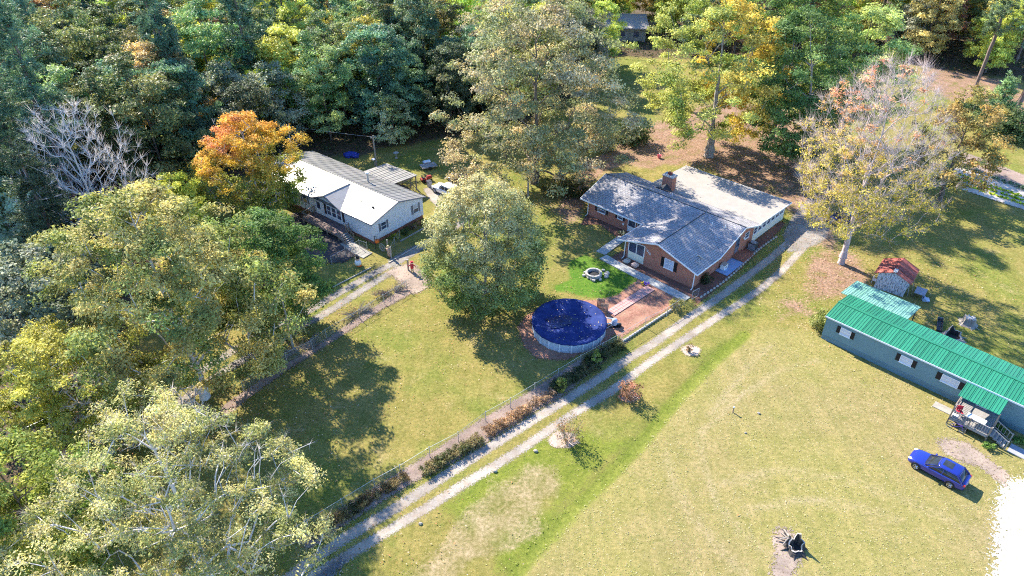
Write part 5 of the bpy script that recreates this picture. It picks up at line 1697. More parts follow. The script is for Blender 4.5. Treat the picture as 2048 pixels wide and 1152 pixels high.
def stump(name, label, p, r, h, seed, hollow=False, mat='stump_wood', top='stump_top', roots=6):
    t = thing(name, label, 'stump', p)
    rs = random.Random(seed)
    n = 22
    wob = [1 + 0.16 * math.sin(i * 1.3 + seed) + rs.uniform(-.09, .09) for i in range(n)]
    hts = [h * (1.0 if not hollow else (0.25 + 0.85 * max(0.0, math.sin(2 * math.pi * i / n + 0.35)) ** 0.5)) * rs.uniform(0.6, 1.15) for i in range(n)]
    ring = lambda q, zf: [(r * q * wob[i] * math.cos(2 * math.pi * i / n), r * q * wob[i] * math.sin(2 * math.pi * i / n), zf(i)) for i in range(n)]
    b = MB()
    b.loft([ring(1.55, lambda i: 0.0), ring(1.2, lambda i: h * 0.18), ring(1.02, lambda i: min(h * 0.5, hts[i] * .7)), ring(0.95, lambda i: hts[i])], cap=False)
    b.obj('bark', mat, t)
    if hollow:
        MB().loft([ring(0.95, lambda i: hts[i] - .002), ring(0.78, lambda i: hts[i] - 0.02), ring(0.7, lambda i: min(0.15, hts[i])), ring(0.05, lambda i: 0.1)], cap=False).obj('hollow', 'charred_wood', t)
        MB().loft([ring(0.97, lambda i: hts[i] + .004), ring(0.80, lambda i: hts[i] + .012)], cap=False).obj('broken_rim', top, t)
    else:
        MB().loft([ring(0.95, lambda i: hts[i] - .002), ring(0.5, lambda i: h * 0.97), ring(0.04, lambda i: h * 0.95)], cap=False).obj('cut_top', top, t)
    for k in range(roots):
        a_ = 2 * math.pi * k / roots + rs.uniform(-.3, .3)
        l_ = r * rs.uniform(1.7, 2.6)
        MB().tube((r * 0.8 * math.cos(a_), r * .8 * math.sin(a_), h * 0.16), (l_ * math.cos(a_ + .15), l_ * math.sin(a_ + .15), -0.03), r * 0.2, r * 0.05, 6).obj('root', mat, t)
    return t


stump('burnt_stump', 'tall hollow burnt stump in bare dirt on the front lawn', (21.14,31.59), 0.5, 1.2, 2, True, 'charred_wood', 'stump_top')
t_ = thing('stump_root', 'splayed grey dead roots left of the burnt stump', 'roots', (20.31,32.28))
rg = random.Random(12)
for k in range(11):
    a_ = rg.uniform(1.5, 5.0)
    MB().tube((0.5, 0, 0.35 + rg.uniform(-.2, .3)), (0.5 + 1.0 * math.cos(a_) * rg.uniform(.6, 1.1), 0.8 * math.sin(a_), rg.uniform(0.0, 0.5)), 0.07, 0.025, 5).obj('root', 'charred_wood' if k % 2 else 'stump_wood', t_)
stump('grey_stump', 'wide pale grey stump with flared roots on the shaded lawn', (48.59,58.84), 0.6, 0.9, 5)
stump('hollow_stump', 'dark hollow stump beside the trough behind the mobile home', (45.62,56.48), 0.75, 1.0, 7, True)
sk = thing('wooden_stake', 'short wooden stake standing alone on the front lawn', 'stake', (20.15,45.78))
MB().box(-0.05, 0.05, -0.03, 0.03, -0.05, 0.62).obj('shaft', 'weathered_wood', sk)
MB().box(-0.09, 0.09, -0.06, 0.06, 0.62, 0.70, 0.02).obj('cap', 'white_trim', sk)
for p, s_, lab in (((22.46,45.62), 0.16, 'small pale stone right of the stake on the lawn'), ((20.62,43.23), 0.12, 'tiny pale stone below the stake on the lawn'),
                   ((-1.42,38.93), 0.2, 'grey stone at the edge of the lower lane track'), ((2.02,41.10), 0.2, 'pale stone on the grass near the half-bare lane shrub'),
                   ((-7.07,33.79), 0.17, 'mossy stone beside the lower lane track')):
    o = MB().blob((0, 0, s_ * 0.4), (s_, s_ * 0.8, s_ * 0.6), int(s_ * 100), 9, 5, 0.2).obj('field_stone', 'field_stone', loc=(*p, 0))
    tag(o, lab, 'stone')
ps = thing('paddock_post', 'short dark fence post in the pale paddock', 'post', (73.18,97.29))
MB().tube((0, 0, -0.1), (0.25, 0.1, 1.5), 0.11, 0.09, 8).obj('shaft', 'charred_wood', ps)
MB().tube((0, 0, 1.0), (6.5, -2.4, 0.9), 0.012, n=3).obj('wire', 'dark_metal', ps)

# ---------------------------------------------------------------- trees
def grow(rs, h, cb, R, N, lean=(0.0, 0.0), step=0.9, forks=1, droop=0.5, prof=None, lobes=0.3, up=0.55, trunk_top=0.9, wob=0.25, shell=0.45):
    """skeleton of a tree: tips spread through the crown, each joined to the nearest limb.
    returns nodes, parent index, tip indices"""
    prof = prof or (lambda t: math.sqrt(max(0.0, 1 - (2 * t - 0.9) ** 2 / 1.25)) if t < 0.98 else 0.2)
    ph = rs.rand(6) * 6.28
    am = rs.rand(6)

    def lobe(th, t):
        return 1 + lobes * (0.5 * math.sin(2 * th + ph[0] + 3 * t) * am[0] + 0.6 * math.sin(3 * th + ph[1] - 4 * t) + 0.5 * math.sin(5 * th + ph[2] + 7 * t) * am[2])
    A = []
    while len(A) < N:
        t = rs.rand()
        th = rs.rand() * 2 * math.pi
        r = R * prof(t) * lobe(th, t)
        if r <= 0.05 or rs.rand() > prof(t) ** 0.8 + 0.1:
            continue
        rr = r * (rs.rand() ** shell)
        z = cb + (h - cb) * t
        A.append((rr * math.cos(th) + lean[0] * t * h, rr * math.sin(th) + lean[1] * t * h, z))
    A = np.array(A)
    P = [(0.0, 0.0, -0.3)]
    par = [-1]
    nz = int(h * trunk_top / step)
    last = 0
    wx = np.cumsum(rs.randn(nz + 2)) * wob * 0.35
    wy = np.cumsum(rs.randn(nz + 2)) * wob * 0.35
    for i in range(1, nz + 1):
        z = i * step
        k = z / h
        f = min(1.0, z / (cb + 1e-3))
        P.append((wx[i] * f * 0.6 + lean[0] * k * z, wy[i] * f * 0.6 + lean[1] * k * z, z))
        par.append(last)
        last = len(P) - 1
    conn0 = [i for i in range(len(P)) if P[i][2] > cb * 0.75]
    NP_ = np.zeros((len(P) + N * 40, 3))
    NP_[:len(P)] = P
    ok = np.zeros(len(NP_), bool)
    ok[conn0] = True
    n = len(P)
    tips = []
    dist = np.hypot(A[:, 0] - lean[0] * A[:, 2], A[:, 1] - lean[1] * A[:, 2]) + 0.15 * np.abs(A[:, 2] - h * 0.6)
    for i in np.argsort(dist):
        a = A[i]
        d = NP_[:n] - a
        L = np.sqrt((d ** 2).sum(1))
        hz = np.hypot(d[:, 0], d[:, 1])
        cost = L + np.maximum(0, d[:, 2] + up * hz) * 1.6 + np.where(ok[:n], 0, 1e6)
        j = int(np.argmin(cost))
        p = NP_[j].copy()
        Lj = L[j]
        m = max(1, int(Lj / step))
        out = a - p
        prev = j
        for q in range(1, m + 1):
            t = q / m
            pt = p + out * t
            pt[2] += Lj * 0.10 * math.sin(math.pi * t) * (1 if droop > 0 else -1)
            if q < m:
                pt += rs.randn(3) * 0.10 * min(1.0, step)
            if n >= len(NP_):
                break
            NP_[n] = pt
            par.append(prev)
            ok[n] = True
            prev = n
            n += 1
        tips.append(prev)
    return NP_[:n], np.array(par[:n]), np.array(tips)


def radii(P, par, tips, rt, rtrunk, power=2.2):
    cnt = np.zeros(len(P))
    cnt[tips] = 1
    for i in range(len(P) - 1, 0, -1):
        cnt[par[i]] += cnt[i]
    r = rt * np.maximum(cnt, 0.3) ** (1 / power)
    r *= 1.0
    k = rtrunk / max(r[0], 1e-6)
    f = (cnt / cnt.max()) ** 0.5
    return r * (1 - f) + r * k * f


def limbs(P, par, r, flare=1.5, minr=0.0, sides=5):
    """tapered prisms for every joint, vectorised"""
    idx = np.arange(1, len(P))
    idx = idx[r[idx] >= minr]
    a, b = P[par[idx]], P[idx]
    ra, rb = r[par[idx]].copy(), r[idx].copy()
    ra = np.minimum(ra, rb * 1.7 + 0.02)
    root = (par[idx] <= 1) & (a[:, 2] < 1.5)
    ra[root] *= flare
    d = b - a
    L = np.linalg.norm(d, axis=1, keepdims=True) + 1e-9
    d = d / L
    ref = np.where(np.abs(d[:, 2:3]) > 0.9, np.array([[1.0, 0, 0]]), np.array([[0, 0, 1.0]]))
    u = np.cross(d, ref)
    u /= np.linalg.norm(u, axis=1, keepdims=True) + 1e-9
    w = np.cross(d, u)
    n = len(idx)
    V = np.zeros((n, 2 * sides, 3))
    for k in range(sides):
        t = 2 * math.pi * k / sides
        o = u * math.cos(t) + w * math.sin(t)
        V[:, k] = a + o * ra[:, None]
        V[:, sides + k] = b + o * rb[:, None]
    F = []
    base = (np.arange(n) * 2 * sides)[:, None]
    for k in range(sides):
        k2 = (k + 1) % sides
        F.append(base + np.array([[k, k2, sides + k2, sides + k]]))
    return V.reshape(-1, 3), np.concatenate(F)


def twigs(rs, P, par, tips, n, L, r0=0.012, spread=0.8):
    """fine bare twigs fanning from the tips: 3-sided slivers"""
    d = P[tips] - P[par[tips]]
    d /= np.linalg.norm(d, axis=1, keepdims=True) + 1e-9
    a = np.repeat(P[tips], n, 0)
    dd = np.repeat(d, n, 0) + rs.randn(len(tips) * n, 3) * spread + np.array([0, 0, 0.35])
    dd /= np.linalg.norm(dd, axis=1, keepdims=True)
    ln = L * (0.5 + rs.rand(len(a), 1))
    a = a - dd * 0.05
    b = a + dd * ln
    u = np.cross(dd, rs.randn(len(a), 3))
    u /= np.linalg.norm(u, axis=1, keepdims=True) + 1e-9
    w = np.cross(dd, u)
    V = np.zeros((len(a), 4, 3))
    for k in range(3):
        t = 2.094 * k
        V[:, k] = a + (u * math.cos(t) + w * math.sin(t)) * r0
    V[:, 3] = b
    base = (np.arange(len(a)) * 4)[:, None]
    F = np.concatenate([base + np.array([[k, (k + 1) % 3, 3, 3]]) for k in range(3)])
    return V.reshape(-1, 3), F, b


LEAF_GAIN = 3.0
LEAF_TINT = np.array([1.1, 1.06, 1.0])


def leaves(rs, C, cr, per, size, colf, flat=0.75, upn=0.6, outn=0.7, center=None, jit=0.16, shape=0.55):
    """leaf sprays around clump centres C with radii cr"""
    n = len(C)
    cid = np.repeat(np.arange(n), per)
    m = len(cid)
    v = rs.randn(m, 3)
    v /= np.linalg.norm(v, axis=1, keepdims=True)
    v[:, 2] = np.where(v[:, 2] < -0.3, -v[:, 2] * 0.5, v[:, 2])
    rad = rs.rand(m, 1) ** 0.5
    off = v * rad * cr[cid][:, None]
    off[:, 2] *= flat
    pos = C[cid] + off
    nrm = rs.randn(m, 3) * 0.75 + v * outn + np.array([0, 0, upn])
    if center is not None:
        o = pos - center
        o /= np.linalg.norm(o, axis=1, keepdims=True) + 1e-9
        nrm += o * 0.4
    nrm /= np.linalg.norm(nrm, axis=1, keepdims=True)
    t = np.cross(nrm, rs.randn(m, 3))
    t /= np.linalg.norm(t, axis=1, keepdims=True) + 1e-9
    b = np.cross(nrm, t)
    s = size * (0.5 + 1.1 * rs.rand(m, 1) ** 1.6)
    V = np.stack([pos - t * s, pos + b * s * shape + nrm * s * 0.12, pos + t * s, pos - b * s * shape + nrm * s * 0.12], 1)
    col = colf(pos, cid)
    cj = 1 + jit * 1.3 * rs.randn(n, 1)[cid] + jit * rs.randn(m, 1)
    col = np.clip(col * LEAF_GAIN * LEAF_TINT * np.clip(cj, 0.45, 1.7), 0.004, 0.85)
    return V.reshape(-1, 3), np.arange(m * 4).reshape(-1, 4), np.repeat(col, 4, 0)


def ramp_col(stops):
    """colour by relative value: [(t,(r,g,b)),...]"""
    T = np.array([s[0] for s in stops])
    K = np.array([s[1] for s in stops])
    return lambda t: np.stack([np.interp(t, T, K[:, i]) for i in range(3)], -1)


def broadleaf(seed, h, cb, R, N, per, size, colf, cr=(0.7, 1.3), trunk=None, bark='bark_brown', leaf='leaf', lean=(0, 0), prof=None, lobes=0.3, bare=0.0,
              tw=0, twL=0.7, rt=0.016, minr=0.014, shell=0.45, up=0.55, extra=0.35, twr=0.012, step=0.9, flat=0.75):
    """returns (wood mesh, crown mesh); colf(pos, clump ids, heights 0..1)"""
    rs = np.random.RandomState(seed)
    P, par, tips = grow(rs, h, cb, R, N, lean, prof=prof, lobes=lobes, shell=shell, up=up, step=step)
    r = radii(P, par, tips, rt, trunk or 0.018 * h + 0.06)
    V, F = limbs(P, par, r, minr=minr)
    if tw:
        V2, F2, ends = twigs(rs, P, par, tips, tw, twL, twr)
        wm = bpy.data.meshes.new('limbs')
        F2t = F2[:, :3]
        V_all = np.concatenate([V, V2])
        Ft = np.concatenate([F[:, [0, 1, 2]], F[:, [0, 2, 3]], F2t + len(V)])
        wood = fast_mesh('trunk', V_all, Ft, bark)
    else:
        wood = fast_mesh('trunk', V, F, bark, smooth=True)
    C = P[tips]
    if extra > 0:
        k = rs.choice(len(tips), int(len(tips) * extra), replace=False)
        mid = (P[tips[k]] + P[par[tips[k]]]) / 2
        C = np.concatenate([C, mid])
    keep = rs.rand(len(C)) >= (bare if not callable(bare) else bare(C))
    C = C[keep]
    if len(C) == 0 or per == 0:
        return wood, None
    crs = cr[0] + (cr[1] - cr[0]) * rs.rand(len(C))
    crown_c = np.array([lean[0] * h * .6, lean[1] * h * .6, cb + (h - cb) * 0.35])
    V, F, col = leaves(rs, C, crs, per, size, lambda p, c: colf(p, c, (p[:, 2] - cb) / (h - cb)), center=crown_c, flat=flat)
    return wood, fast_mesh('crown', V, F, leaf, col=col)


def pine(seed, h, cb, R, col, n=130, per=26, ln=0.42):
    rs = np.random.RandomState(seed)
    prof = lambda t: (1.0 - t * 0.75) * (0.55 + 0.45 * min(1, t * 4))
    P, par, tips = grow(rs, h, cb, R, n, prof=prof, lobes=0.4, up=0.1, trunk_top=0.97, step=1.0, shell=0.5)
    r = radii(P, par, tips, 0.022, 0.012 * h + 0.04)
    V, F = limbs(P, par, r, minr=0.015)
    wood = fast_mesh('trunk', V, F, 'bark_pine', smooth=True)
    C = np.concatenate([P[tips], (P[tips] * 0.5 + P[par[tips]] * 0.5), P[tips] + rs.randn(len(tips), 3) * 0.45])
    cid = np.repeat(np.arange(len(C)), per)
    m = len(cid)
    v = rs.randn(m, 3)
    v[:, 2] = np.abs(v[:, 2]) * 0.9 - 0.15
    v /= np.linalg.norm(v, axis=1, keepdims=True)
    a = C[cid] + rs.randn(m, 3) * 0.16
    L = ln * (0.6 + 0.8 * rs.rand(m, 1))
    b = np.cross(v, rs.randn(m, 3))
    b /= np.linalg.norm(b, axis=1, keepdims=True) + 1e-9
    w = 0.035 + 0.03 * rs.rand(m, 1)
    V = np.stack([a - b * w, a + b * w, a + v * L + b * w * 0.6, a + v * L - b * w * 0.6], 1).reshape(-1, 3)
    cc = np.array(col)[None] * (1 + 0.22 * rs.randn(len(C), 1)[cid] + 0.12 * rs.randn(m, 1))
    cc = np.clip(cc * LEAF_GAIN, 0.004, 0.9)
    return wood, fast_mesh('crown', V, np.arange(m * 4).reshape(-1, 4), 'needle', col=np.repeat(cc, 4, 0))


def plant_tree(name, label, cat, pos, meshes, group=None, rz=0.0, s=1.0, sz=None):
    t = thing(name, label, cat, pos, rz, group)
    t.scale = (s, s, sz or s)
    mobj('trunk', meshes[0], t)
    if meshes[1] is not None:
        mobj('crown', meshes[1], t)
    return t


def two(c0, c1, seed, sc=3.0):
    """patchy mix of two leaf colours through the crown"""
    def f(p, cid, t):
        k = vnoise(p[:, 0] + p[:, 2] * 0.7, p[:, 1] - p[:, 2] * 0.5, sc, seed)
        k = smooth(0.25, 0.75, k)[:, None]
        return np.array(c0)[None] * (1 - k) + np.array(c1)[None] * k
    return f


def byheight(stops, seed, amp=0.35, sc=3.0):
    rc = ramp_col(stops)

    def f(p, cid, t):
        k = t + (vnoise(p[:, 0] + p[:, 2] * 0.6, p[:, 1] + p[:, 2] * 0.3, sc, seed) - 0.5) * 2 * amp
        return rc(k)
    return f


dome = lambda t: math.sqrt(max(0.0, 1 - (t - 0.32) ** 2 / (0.36 if t > 0.32 else 0.17) * (0.78 if t > 0.32 else 1.0)))
tall = lambda t: math.sqrt(max(0.0, 1 - (t - 0.4) ** 2 / 0.385))
ball = lambda t: math.sqrt(max(0.0, 1 - (2 * t - 0.92) ** 2 / 1.17))

egg = lambda t: max(0.0, 1 - ((t - 0.36) / (0.64 if t > 0.36 else 0.42)) ** 2) ** (0.56 if t > 0.36 else 0.42)

# ---- the trees one can name
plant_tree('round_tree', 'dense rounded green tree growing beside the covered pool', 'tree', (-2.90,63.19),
           broadleaf(11, 14.6, 0.5, 6.5, 440, 155, 0.105, byheight([(0, (0.05, 0.078, 0.026)), (0.45, (0.065, 0.09, 0.034)), (1.0, (0.17, 0.16, 0.09))], 5, 0.3), (0.75, 1.15), 0.24, 'bark_grey', 'leaf_hero', prof=egg, lobes=0.05, shell=0.24, up=0.9))  # leaf colour pales towards the crown top: sunlight painted into the ramp
plant_tree('oak_tree', 'tall broad grey-green tree behind the utility pole by the brick house', 'tree', (3.20,92.25),
           broadleaf(12, 25.5, 2.2, 12.6, 400, 150, 0.16, two((0.085, 0.098, 0.052), (0.17, 0.145, 0.095), 7, 4.0), (1.0, 1.8), 0.55, 'bark_brown', 'leaf_hero', prof=tall, lobes=0.22, shell=0.38))
plant_tree('yellowing_tree', 'big green tree turning golden yellow with thick flared trunk behind the brick house', 'tree', (30.76,101.25),
           broadleaf(13, 23.5, 4.6, 11.4, 330, 165, 0.155,
                     (lambda f, g: (lambda p, c, t: np.where((smooth(-3.0, 3.5, p[:, 0] + 0.25 * (p[:, 2] - 12) + 6 * (vnoise(p[:, 0] + p[:, 2], p[:, 1], 3.5, 2) - 0.5)))[:, None] > 0.5, g(p, c, t), f(p, c, t))))(
                         two((0.085, 0.11, 0.028), (0.15, 0.16, 0.05), 3, 3.5), two((0.22, 0.165, 0.035), (0.17, 0.15, 0.04), 4, 2.5)),
                     (1.0, 1.7), 0.62, 'bark_grey', 'leaf_hero', prof=tall, lobes=0.3, shell=0.4, lean=(-0.07, 0.0)))
plant_tree('dark_tree', 'dark green leafy tree with pale trunk at the back of the brick house drive', 'tree', (42.32,94.72),
           broadleaf(14, 23.0, 2.6, 6.8, 210, 170, 0.145, two((0.032, 0.062, 0.022), (0.065, 0.095, 0.035), 9), (0.9, 1.5), 0.5, 'bark_grey', 'leaf_hero', prof=tall, lobes=0.3, lean=(-0.16, 0.0)))
plant_tree('dark_tree', 'dark green tree behind the yellowing tree, its trunk bare at the foot', 'tree', (42.78,108.69),
           broadleaf(15, 25.0, 5.5, 9.5, 240, 150, 0.165, two((0.04, 0.07, 0.022), (0.085, 0.11, 0.03), 19), (1.0, 1.7), 0.45, 'bark_brown', 'leaf_hero', prof=tall, lobes=0.3))
plant_tree('pale_green_tree', 'rounded pale green tree behind the half-bare pink tree', 'tree', (52.64,106.65),
           broadleaf(16, 21.0, 4.0, 8.0, 190, 190, 0.16, two((0.085, 0.125, 0.045), (0.17, 0.20, 0.075), 29), (1.0, 1.6), 0.4, 'bark_brown', 'leaf_hero', prof=tall, lobes=0.25))
bt = broadleaf(17, 24.5, 5.5, 7.5, 760, 40, 0.105, byheight([(0, (0.165, 0.15, 0.03)), (0.42, (0.16, 0.135, 0.03)), (0.6, (0.22, 0.115, 0.055)), (1, (0.25, 0.11, 0.075))], 8, 0.18), (0.5, 0.95), 0.34, 'bark_twig', 'leaf_hero',
               prof=dome, lobes=0.3, shell=0.36, bare=lambda C: np.clip((C[:, 2] - 11.5) / 4, 0.0, 0.90) * np.where(C[:, 0] < -3.0, 0.45, 1.0), tw=16, twL=1.4, rt=0.0085, minr=0.003, twr=0.009, up=1.0)
plant_tree('half_bare_tree', 'half bare tree with pale branches, pink and yellow leaves near the mobile home', 'tree', (39.60,70.65), bt)
plant_tree('olive_tree', 'olive and rust leaved tree to the right of the half bare tree', 'tree', (59.62,86.85),
           broadleaf(18, 15.5, 2.5, 5.6, 170, 80, 0.15, two((0.085, 0.085, 0.03), (0.145, 0.105, 0.042), 6, 3.0), (0.7, 1.3), 0.26, 'bark_brown', 'leaf_hero', prof=tall, lobes=0.35))
plant_tree('orange_tree', 'orange and gold autumn tree at the left end of the white house', 'tree', (-32.63,80.69),
           broadleaf(19, 14.6, 1.6, 6.4, 290, 170, 0.12, byheight([(0, (0.045, 0.07, 0.018)), (0.36, (0.075, 0.088, 0.022)), (0.56, (0.19, 0.135, 0.022)), (0.78, (0.23, 0.13, 0.025)), (1.0, (0.26, 0.105, 0.04))], 12, 0.24, 2.6), (0.7, 1.2), 0.3, 'bark_pale', 'leaf_hero',
                     prof=ball, lobes=0.3, shell=0.38, tw=3, twL=0.8, bare=0.10))
plant_tree('lime_tree', 'small bright lime green tree left of the orange tree', 'tree', (-40.85,75.38),
           broadleaf(20, 9.6, 0.8, 3.9, 100, 170, 0.12, two((0.09, 0.13, 0.02), (0.22, 0.23, 0.04), 16, 2.0), (0.6, 1.0), 0.14, 'bark_brown', 'leaf_hero', prof=ball, lobes=0.25))
plant_tree('yard_tree', 'largest olive tree on the left with its trunk beside the chain-link fence', 'tree', (-28.71,47.70),
           broadleaf(21, 20.3, 3.6, 9.6, 380, 195, 0.125, two((0.075, 0.094, 0.03), (0.16, 0.142, 0.058), 26, 3.0), (0.8, 1.5), 0.42, 'bark_pale', 'leaf_hero', lean=(-0.10, 0.05), prof=dome, lobes=0.28, shell=0.4))
plant_tree('yard_tree', 'dark green rounded tree in front of the white house deck', 'tree', (-25.31,58.67),
           broadleaf(22, 13.2, 1.5, 6.4, 240, 210, 0.115, two((0.038, 0.068, 0.02), (0.075, 0.095, 0.03), 36, 2.5), (0.7, 1.2), 0.26, 'bark_brown', 'leaf_hero', prof=ball, lobes=0.22, shell=0.36))
plant_tree('golden_shrub_tree', 'spreading yellow-green tree at the left edge of the photo', 'tree', (-36.73,41.27),
           broadleaf(23, 12.0, 1.2, 6.6, 250, 190, 0.11, byheight([(0, (0.07, 0.095, 0.018)), (0.6, (0.13, 0.135, 0.028)), (1, (0.155, 0.15, 0.04))], 46, 0.3), (0.6, 1.15), 0.25, 'bark_pale', 'leaf_hero', prof=dome, lobes=0.3, tw=4, twL=0.8, bare=0.12))
plant_tree('lichen_oak', 'pale lichen-covered oak with half bare limbs in the bottom left corner', 'tree', (-21.22,28.29),
           broadleaf(24, 15.8, 2.2, 8.6, 470, 150, 0.078, two((0.11, 0.117, 0.045), (0.195, 0.18, 0.085), 56, 2.0), (0.5, 1.05), 0.42, 'bark_pale', 'leaf_hero', prof=dome, lobes=0.35, shell=0.36, bare=0.22, tw=7, twL=0.8, rt=0.016, twr=0.010, minr=0.006, lean=(-0.05, 0.06)))
plant_tree('left_edge_tree', 'dark green tree cut off by the lower left edge of the photo', 'tree', (-31.78,28.99),
           broadleaf(25, 13.5, 1.5, 5.0, 150, 200, 0.12, two((0.05, 0.08, 0.02), (0.12, 0.13, 0.03), 66, 2.5), (0.7, 1.2), 0.25, 'bark_brown', 'leaf_hero', prof=ball, lobes=0.3))
plant_tree('bare_tree', 'leafless silver-grey tree standing before the dark wood on the left', 'tree', (-48.53,71.99),
           broadleaf(26, 18.8, 4.0, 7.0, 430, 0, 0.1, None, (0.6, 1.0), 0.30, 'bark_pale', 'leaf_hero', prof=tall, lobes=0.4, tw=12, twL=1.1, rt=0.014, minr=0.005, up=0.9, twr=0.013))
plant_tree('bare_sapling', 'small leafless grey sapling beside the largest olive tree trunk', 'tree', (-27.26,41.84),
           broadleaf(27, 6.4, 1.6, 2.5, 120, 0, 0.1, None, (0.6, 1.0), 0.12, 'bark_pale', 'leaf_hero', prof=ball, tw=10, twL=0.6, rt=0.018, minr=0.008, up=0.9, step=0.6, twr=0.012))
plant_tree('bare_sapling', 'tangled leafless thicket between the two left edge trees', 'tree', (-34.23,40.99),
           broadleaf(28, 9.0, 1.2, 4.2, 240, 4, 0.11, two((0.16, 0.12, 0.06), (0.2, 0.16, 0.08), 4), (0.5, 0.8), 0.16, 'bark_pale', 'leaf_hero', prof=ball, tw=11, twL=0.7, rt=0.018, minr=0.008, up=0.8, step=0.6, twr=0.012))

# ---- the wood behind: a few kinds, each tree its own object
KINDS = []
for k, (sd, h, cb, R, c0, c1, nm, lab) in enumerate((
        (31, 17.0, 2.0, 5.6, (0.032, 0.056, 0.033), (0.062, 0.088, 0.05), 'wood_tree', 'dark green broadleaf tree'),
        (32, 19.0, 3.0, 6.2, (0.05, 0.075, 0.032), (0.10, 0.118, 0.05), 'wood_tree', 'olive green broadleaf tree'),
        (33, 15.0, 2.0, 5.0, (0.11, 0.13, 0.028), (0.19, 0.19, 0.045), 'wood_tree', 'yellow-green broadleaf tree'),
        (34, 13.0, 1.0, 5.0, (0.06, 0.08, 0.055), (0.13, 0.14, 0.10), 'wood_tree', 'grey-green bushy tree'),
        (35, 16.0, 2.0, 5.4, (0.09, 0.075, 0.035), (0.22, 0.16, 0.075), 'wood_tree', 'brown-tinged thinning tree'))):
    KINDS.append((nm, lab, broadleaf(sd, h, cb, R, 140, 130, 0.17, two(c0, c1, sd, 3.0), (0.9, 1.5), 0.24, 'bark_brown', 'leaf_wood', prof=tall, lobes=0.35, minr=0.03)))
for k, (sd, h, cb, R, c) in enumerate(((41, 22.0, 7.0, 4.2, (0.036, 0.062, 0.036)), (42, 25.0, 10.0, 4.6, (0.044, 0.07, 0.042)))):
    KINDS.append(('pine_tree', 'tall dark pine', pine(sd, h, cb, R, c)))
rg = random.Random(77)
CLEAR = [(-44, 96), (-30, 104), (-12, 111)]
spots = []
yy = 30.0
while yy < 205:
    st_ = 7.2 + max(0.0, yy - 100) * 0.028
    yy += st_
    for xx in np.arange(-150, 152, st_ * 1.02):
        x, y = xx + rg.uniform(-2.8, 2.8), yy + rg.uniform(-2.8, 2.8)
        if abs(x) > 0.6 * y + 25:
            continue
        spots.append((x, y))
SX = np.array([s[0] for s in spots])
SY = np.array([s[1] for s in spots])
inw = (sd_poly(SX, SY, WOODS) > 1.8) & ((SY > 58) | (SX < -43))
KEEPOUT = [((25.31,159.25), 11.0), ((-48.59,73.71), 5.0), ((-41.13,76.10), 4.0)]
PLAN = []
for (x, y), ok_ in zip(spots, inw):
    if not ok_ or y > 190 or any(math.dist((x, y), k[0]) < k[1] for k in KEEPOUT):
        continue
    dep = y * math.cos(math.radians(35.073)) + (46 - 9) * math.sin(math.radians(35.073))
    if abs(x) / dep > 0.735 + 4.5 / dep:
        continue
    r = rg.random()
    if x < -42 and y < 120:
        k = 5 if r < 0.14 else (6 if r < 0.26 else (0 if r < 0.52 else (3 if r < 0.70 else (1 if r < 0.9 else 4))))
    elif x < 20 and y < 135:
        k = 0 if r < 0.42 else (1 if r < 0.66 else (2 if r < 0.78 else (3 if r < 0.97 else 4)))
    elif x > 55:
        k = 4 if r < 0.3 else (2 if r < 0.5 else (6 if r < 0.65 else (3 if r < 0.8 else 1)))
    else:
        k = 2 if r < 0.5 else (1 if r < 0.68 else (4 if r < 0.82 else (0 if r < 0.93 else 5)))
    where = ('left of the leafless tree' if x < -52 and y < 92 else 'between the leafless and orange trees' if x < -34 and y < 120
             else 'directly behind the white house' if x < 4 and y < 135 else 'in the top left corner wood' if x < -78 else 'in the far wood above the orange tree' if x < -34
             else 'in the top middle far wood' if x < 20 else 'behind the yellowing tree' if x < 72 else 'in the top right wood')
    PLAN.append((x / dep, x, y, k if k < 6 else 6, where))
ORD = 'leftmost second third fourth fifth sixth seventh eighth ninth tenth eleventh twelfth thirteenth fourteenth fifteenth sixteenth seventeenth eighteenth nineteenth twentieth'.split()
SHORT = ['dark green leafy tree', 'olive leafy tree', 'yellow-green leafy tree', 'grey-green bushy tree', 'brownish thinning tree', 'tall dark pine', 'tall dark pine']
PLAN.sort()
tally = {}
for q in PLAN:
    tally.setdefault((SHORT[q[3]], q[4]), []).append(q)
for (nm_s, where), lst in tally.items():
    for i, (u_, x, y, k, w_) in enumerate(lst):
        if len(lst) == 1:
            lab = 'only ' + nm_s + ' ' + where
        elif i == 0:
            lab = 'leftmost ' + nm_s + ' ' + where
        elif i == len(lst) - 1:
            lab = 'rightmost ' + nm_s + ' ' + where
        else:
            lab = nm_s + ' ' + where + ', ' + ORD[min(i, 19)] + ' from left'
        s = rg.uniform(0.78, 1.15)
        nm, _, me2 = KINDS[k]
        plant_tree(nm, lab, 'tree', (x, y), me2, 'trees of the wood behind the houses', rg.uniform(0, 6.28), s, s * rg.uniform(0.9, 1.12))
print('wood trees', len(PLAN))
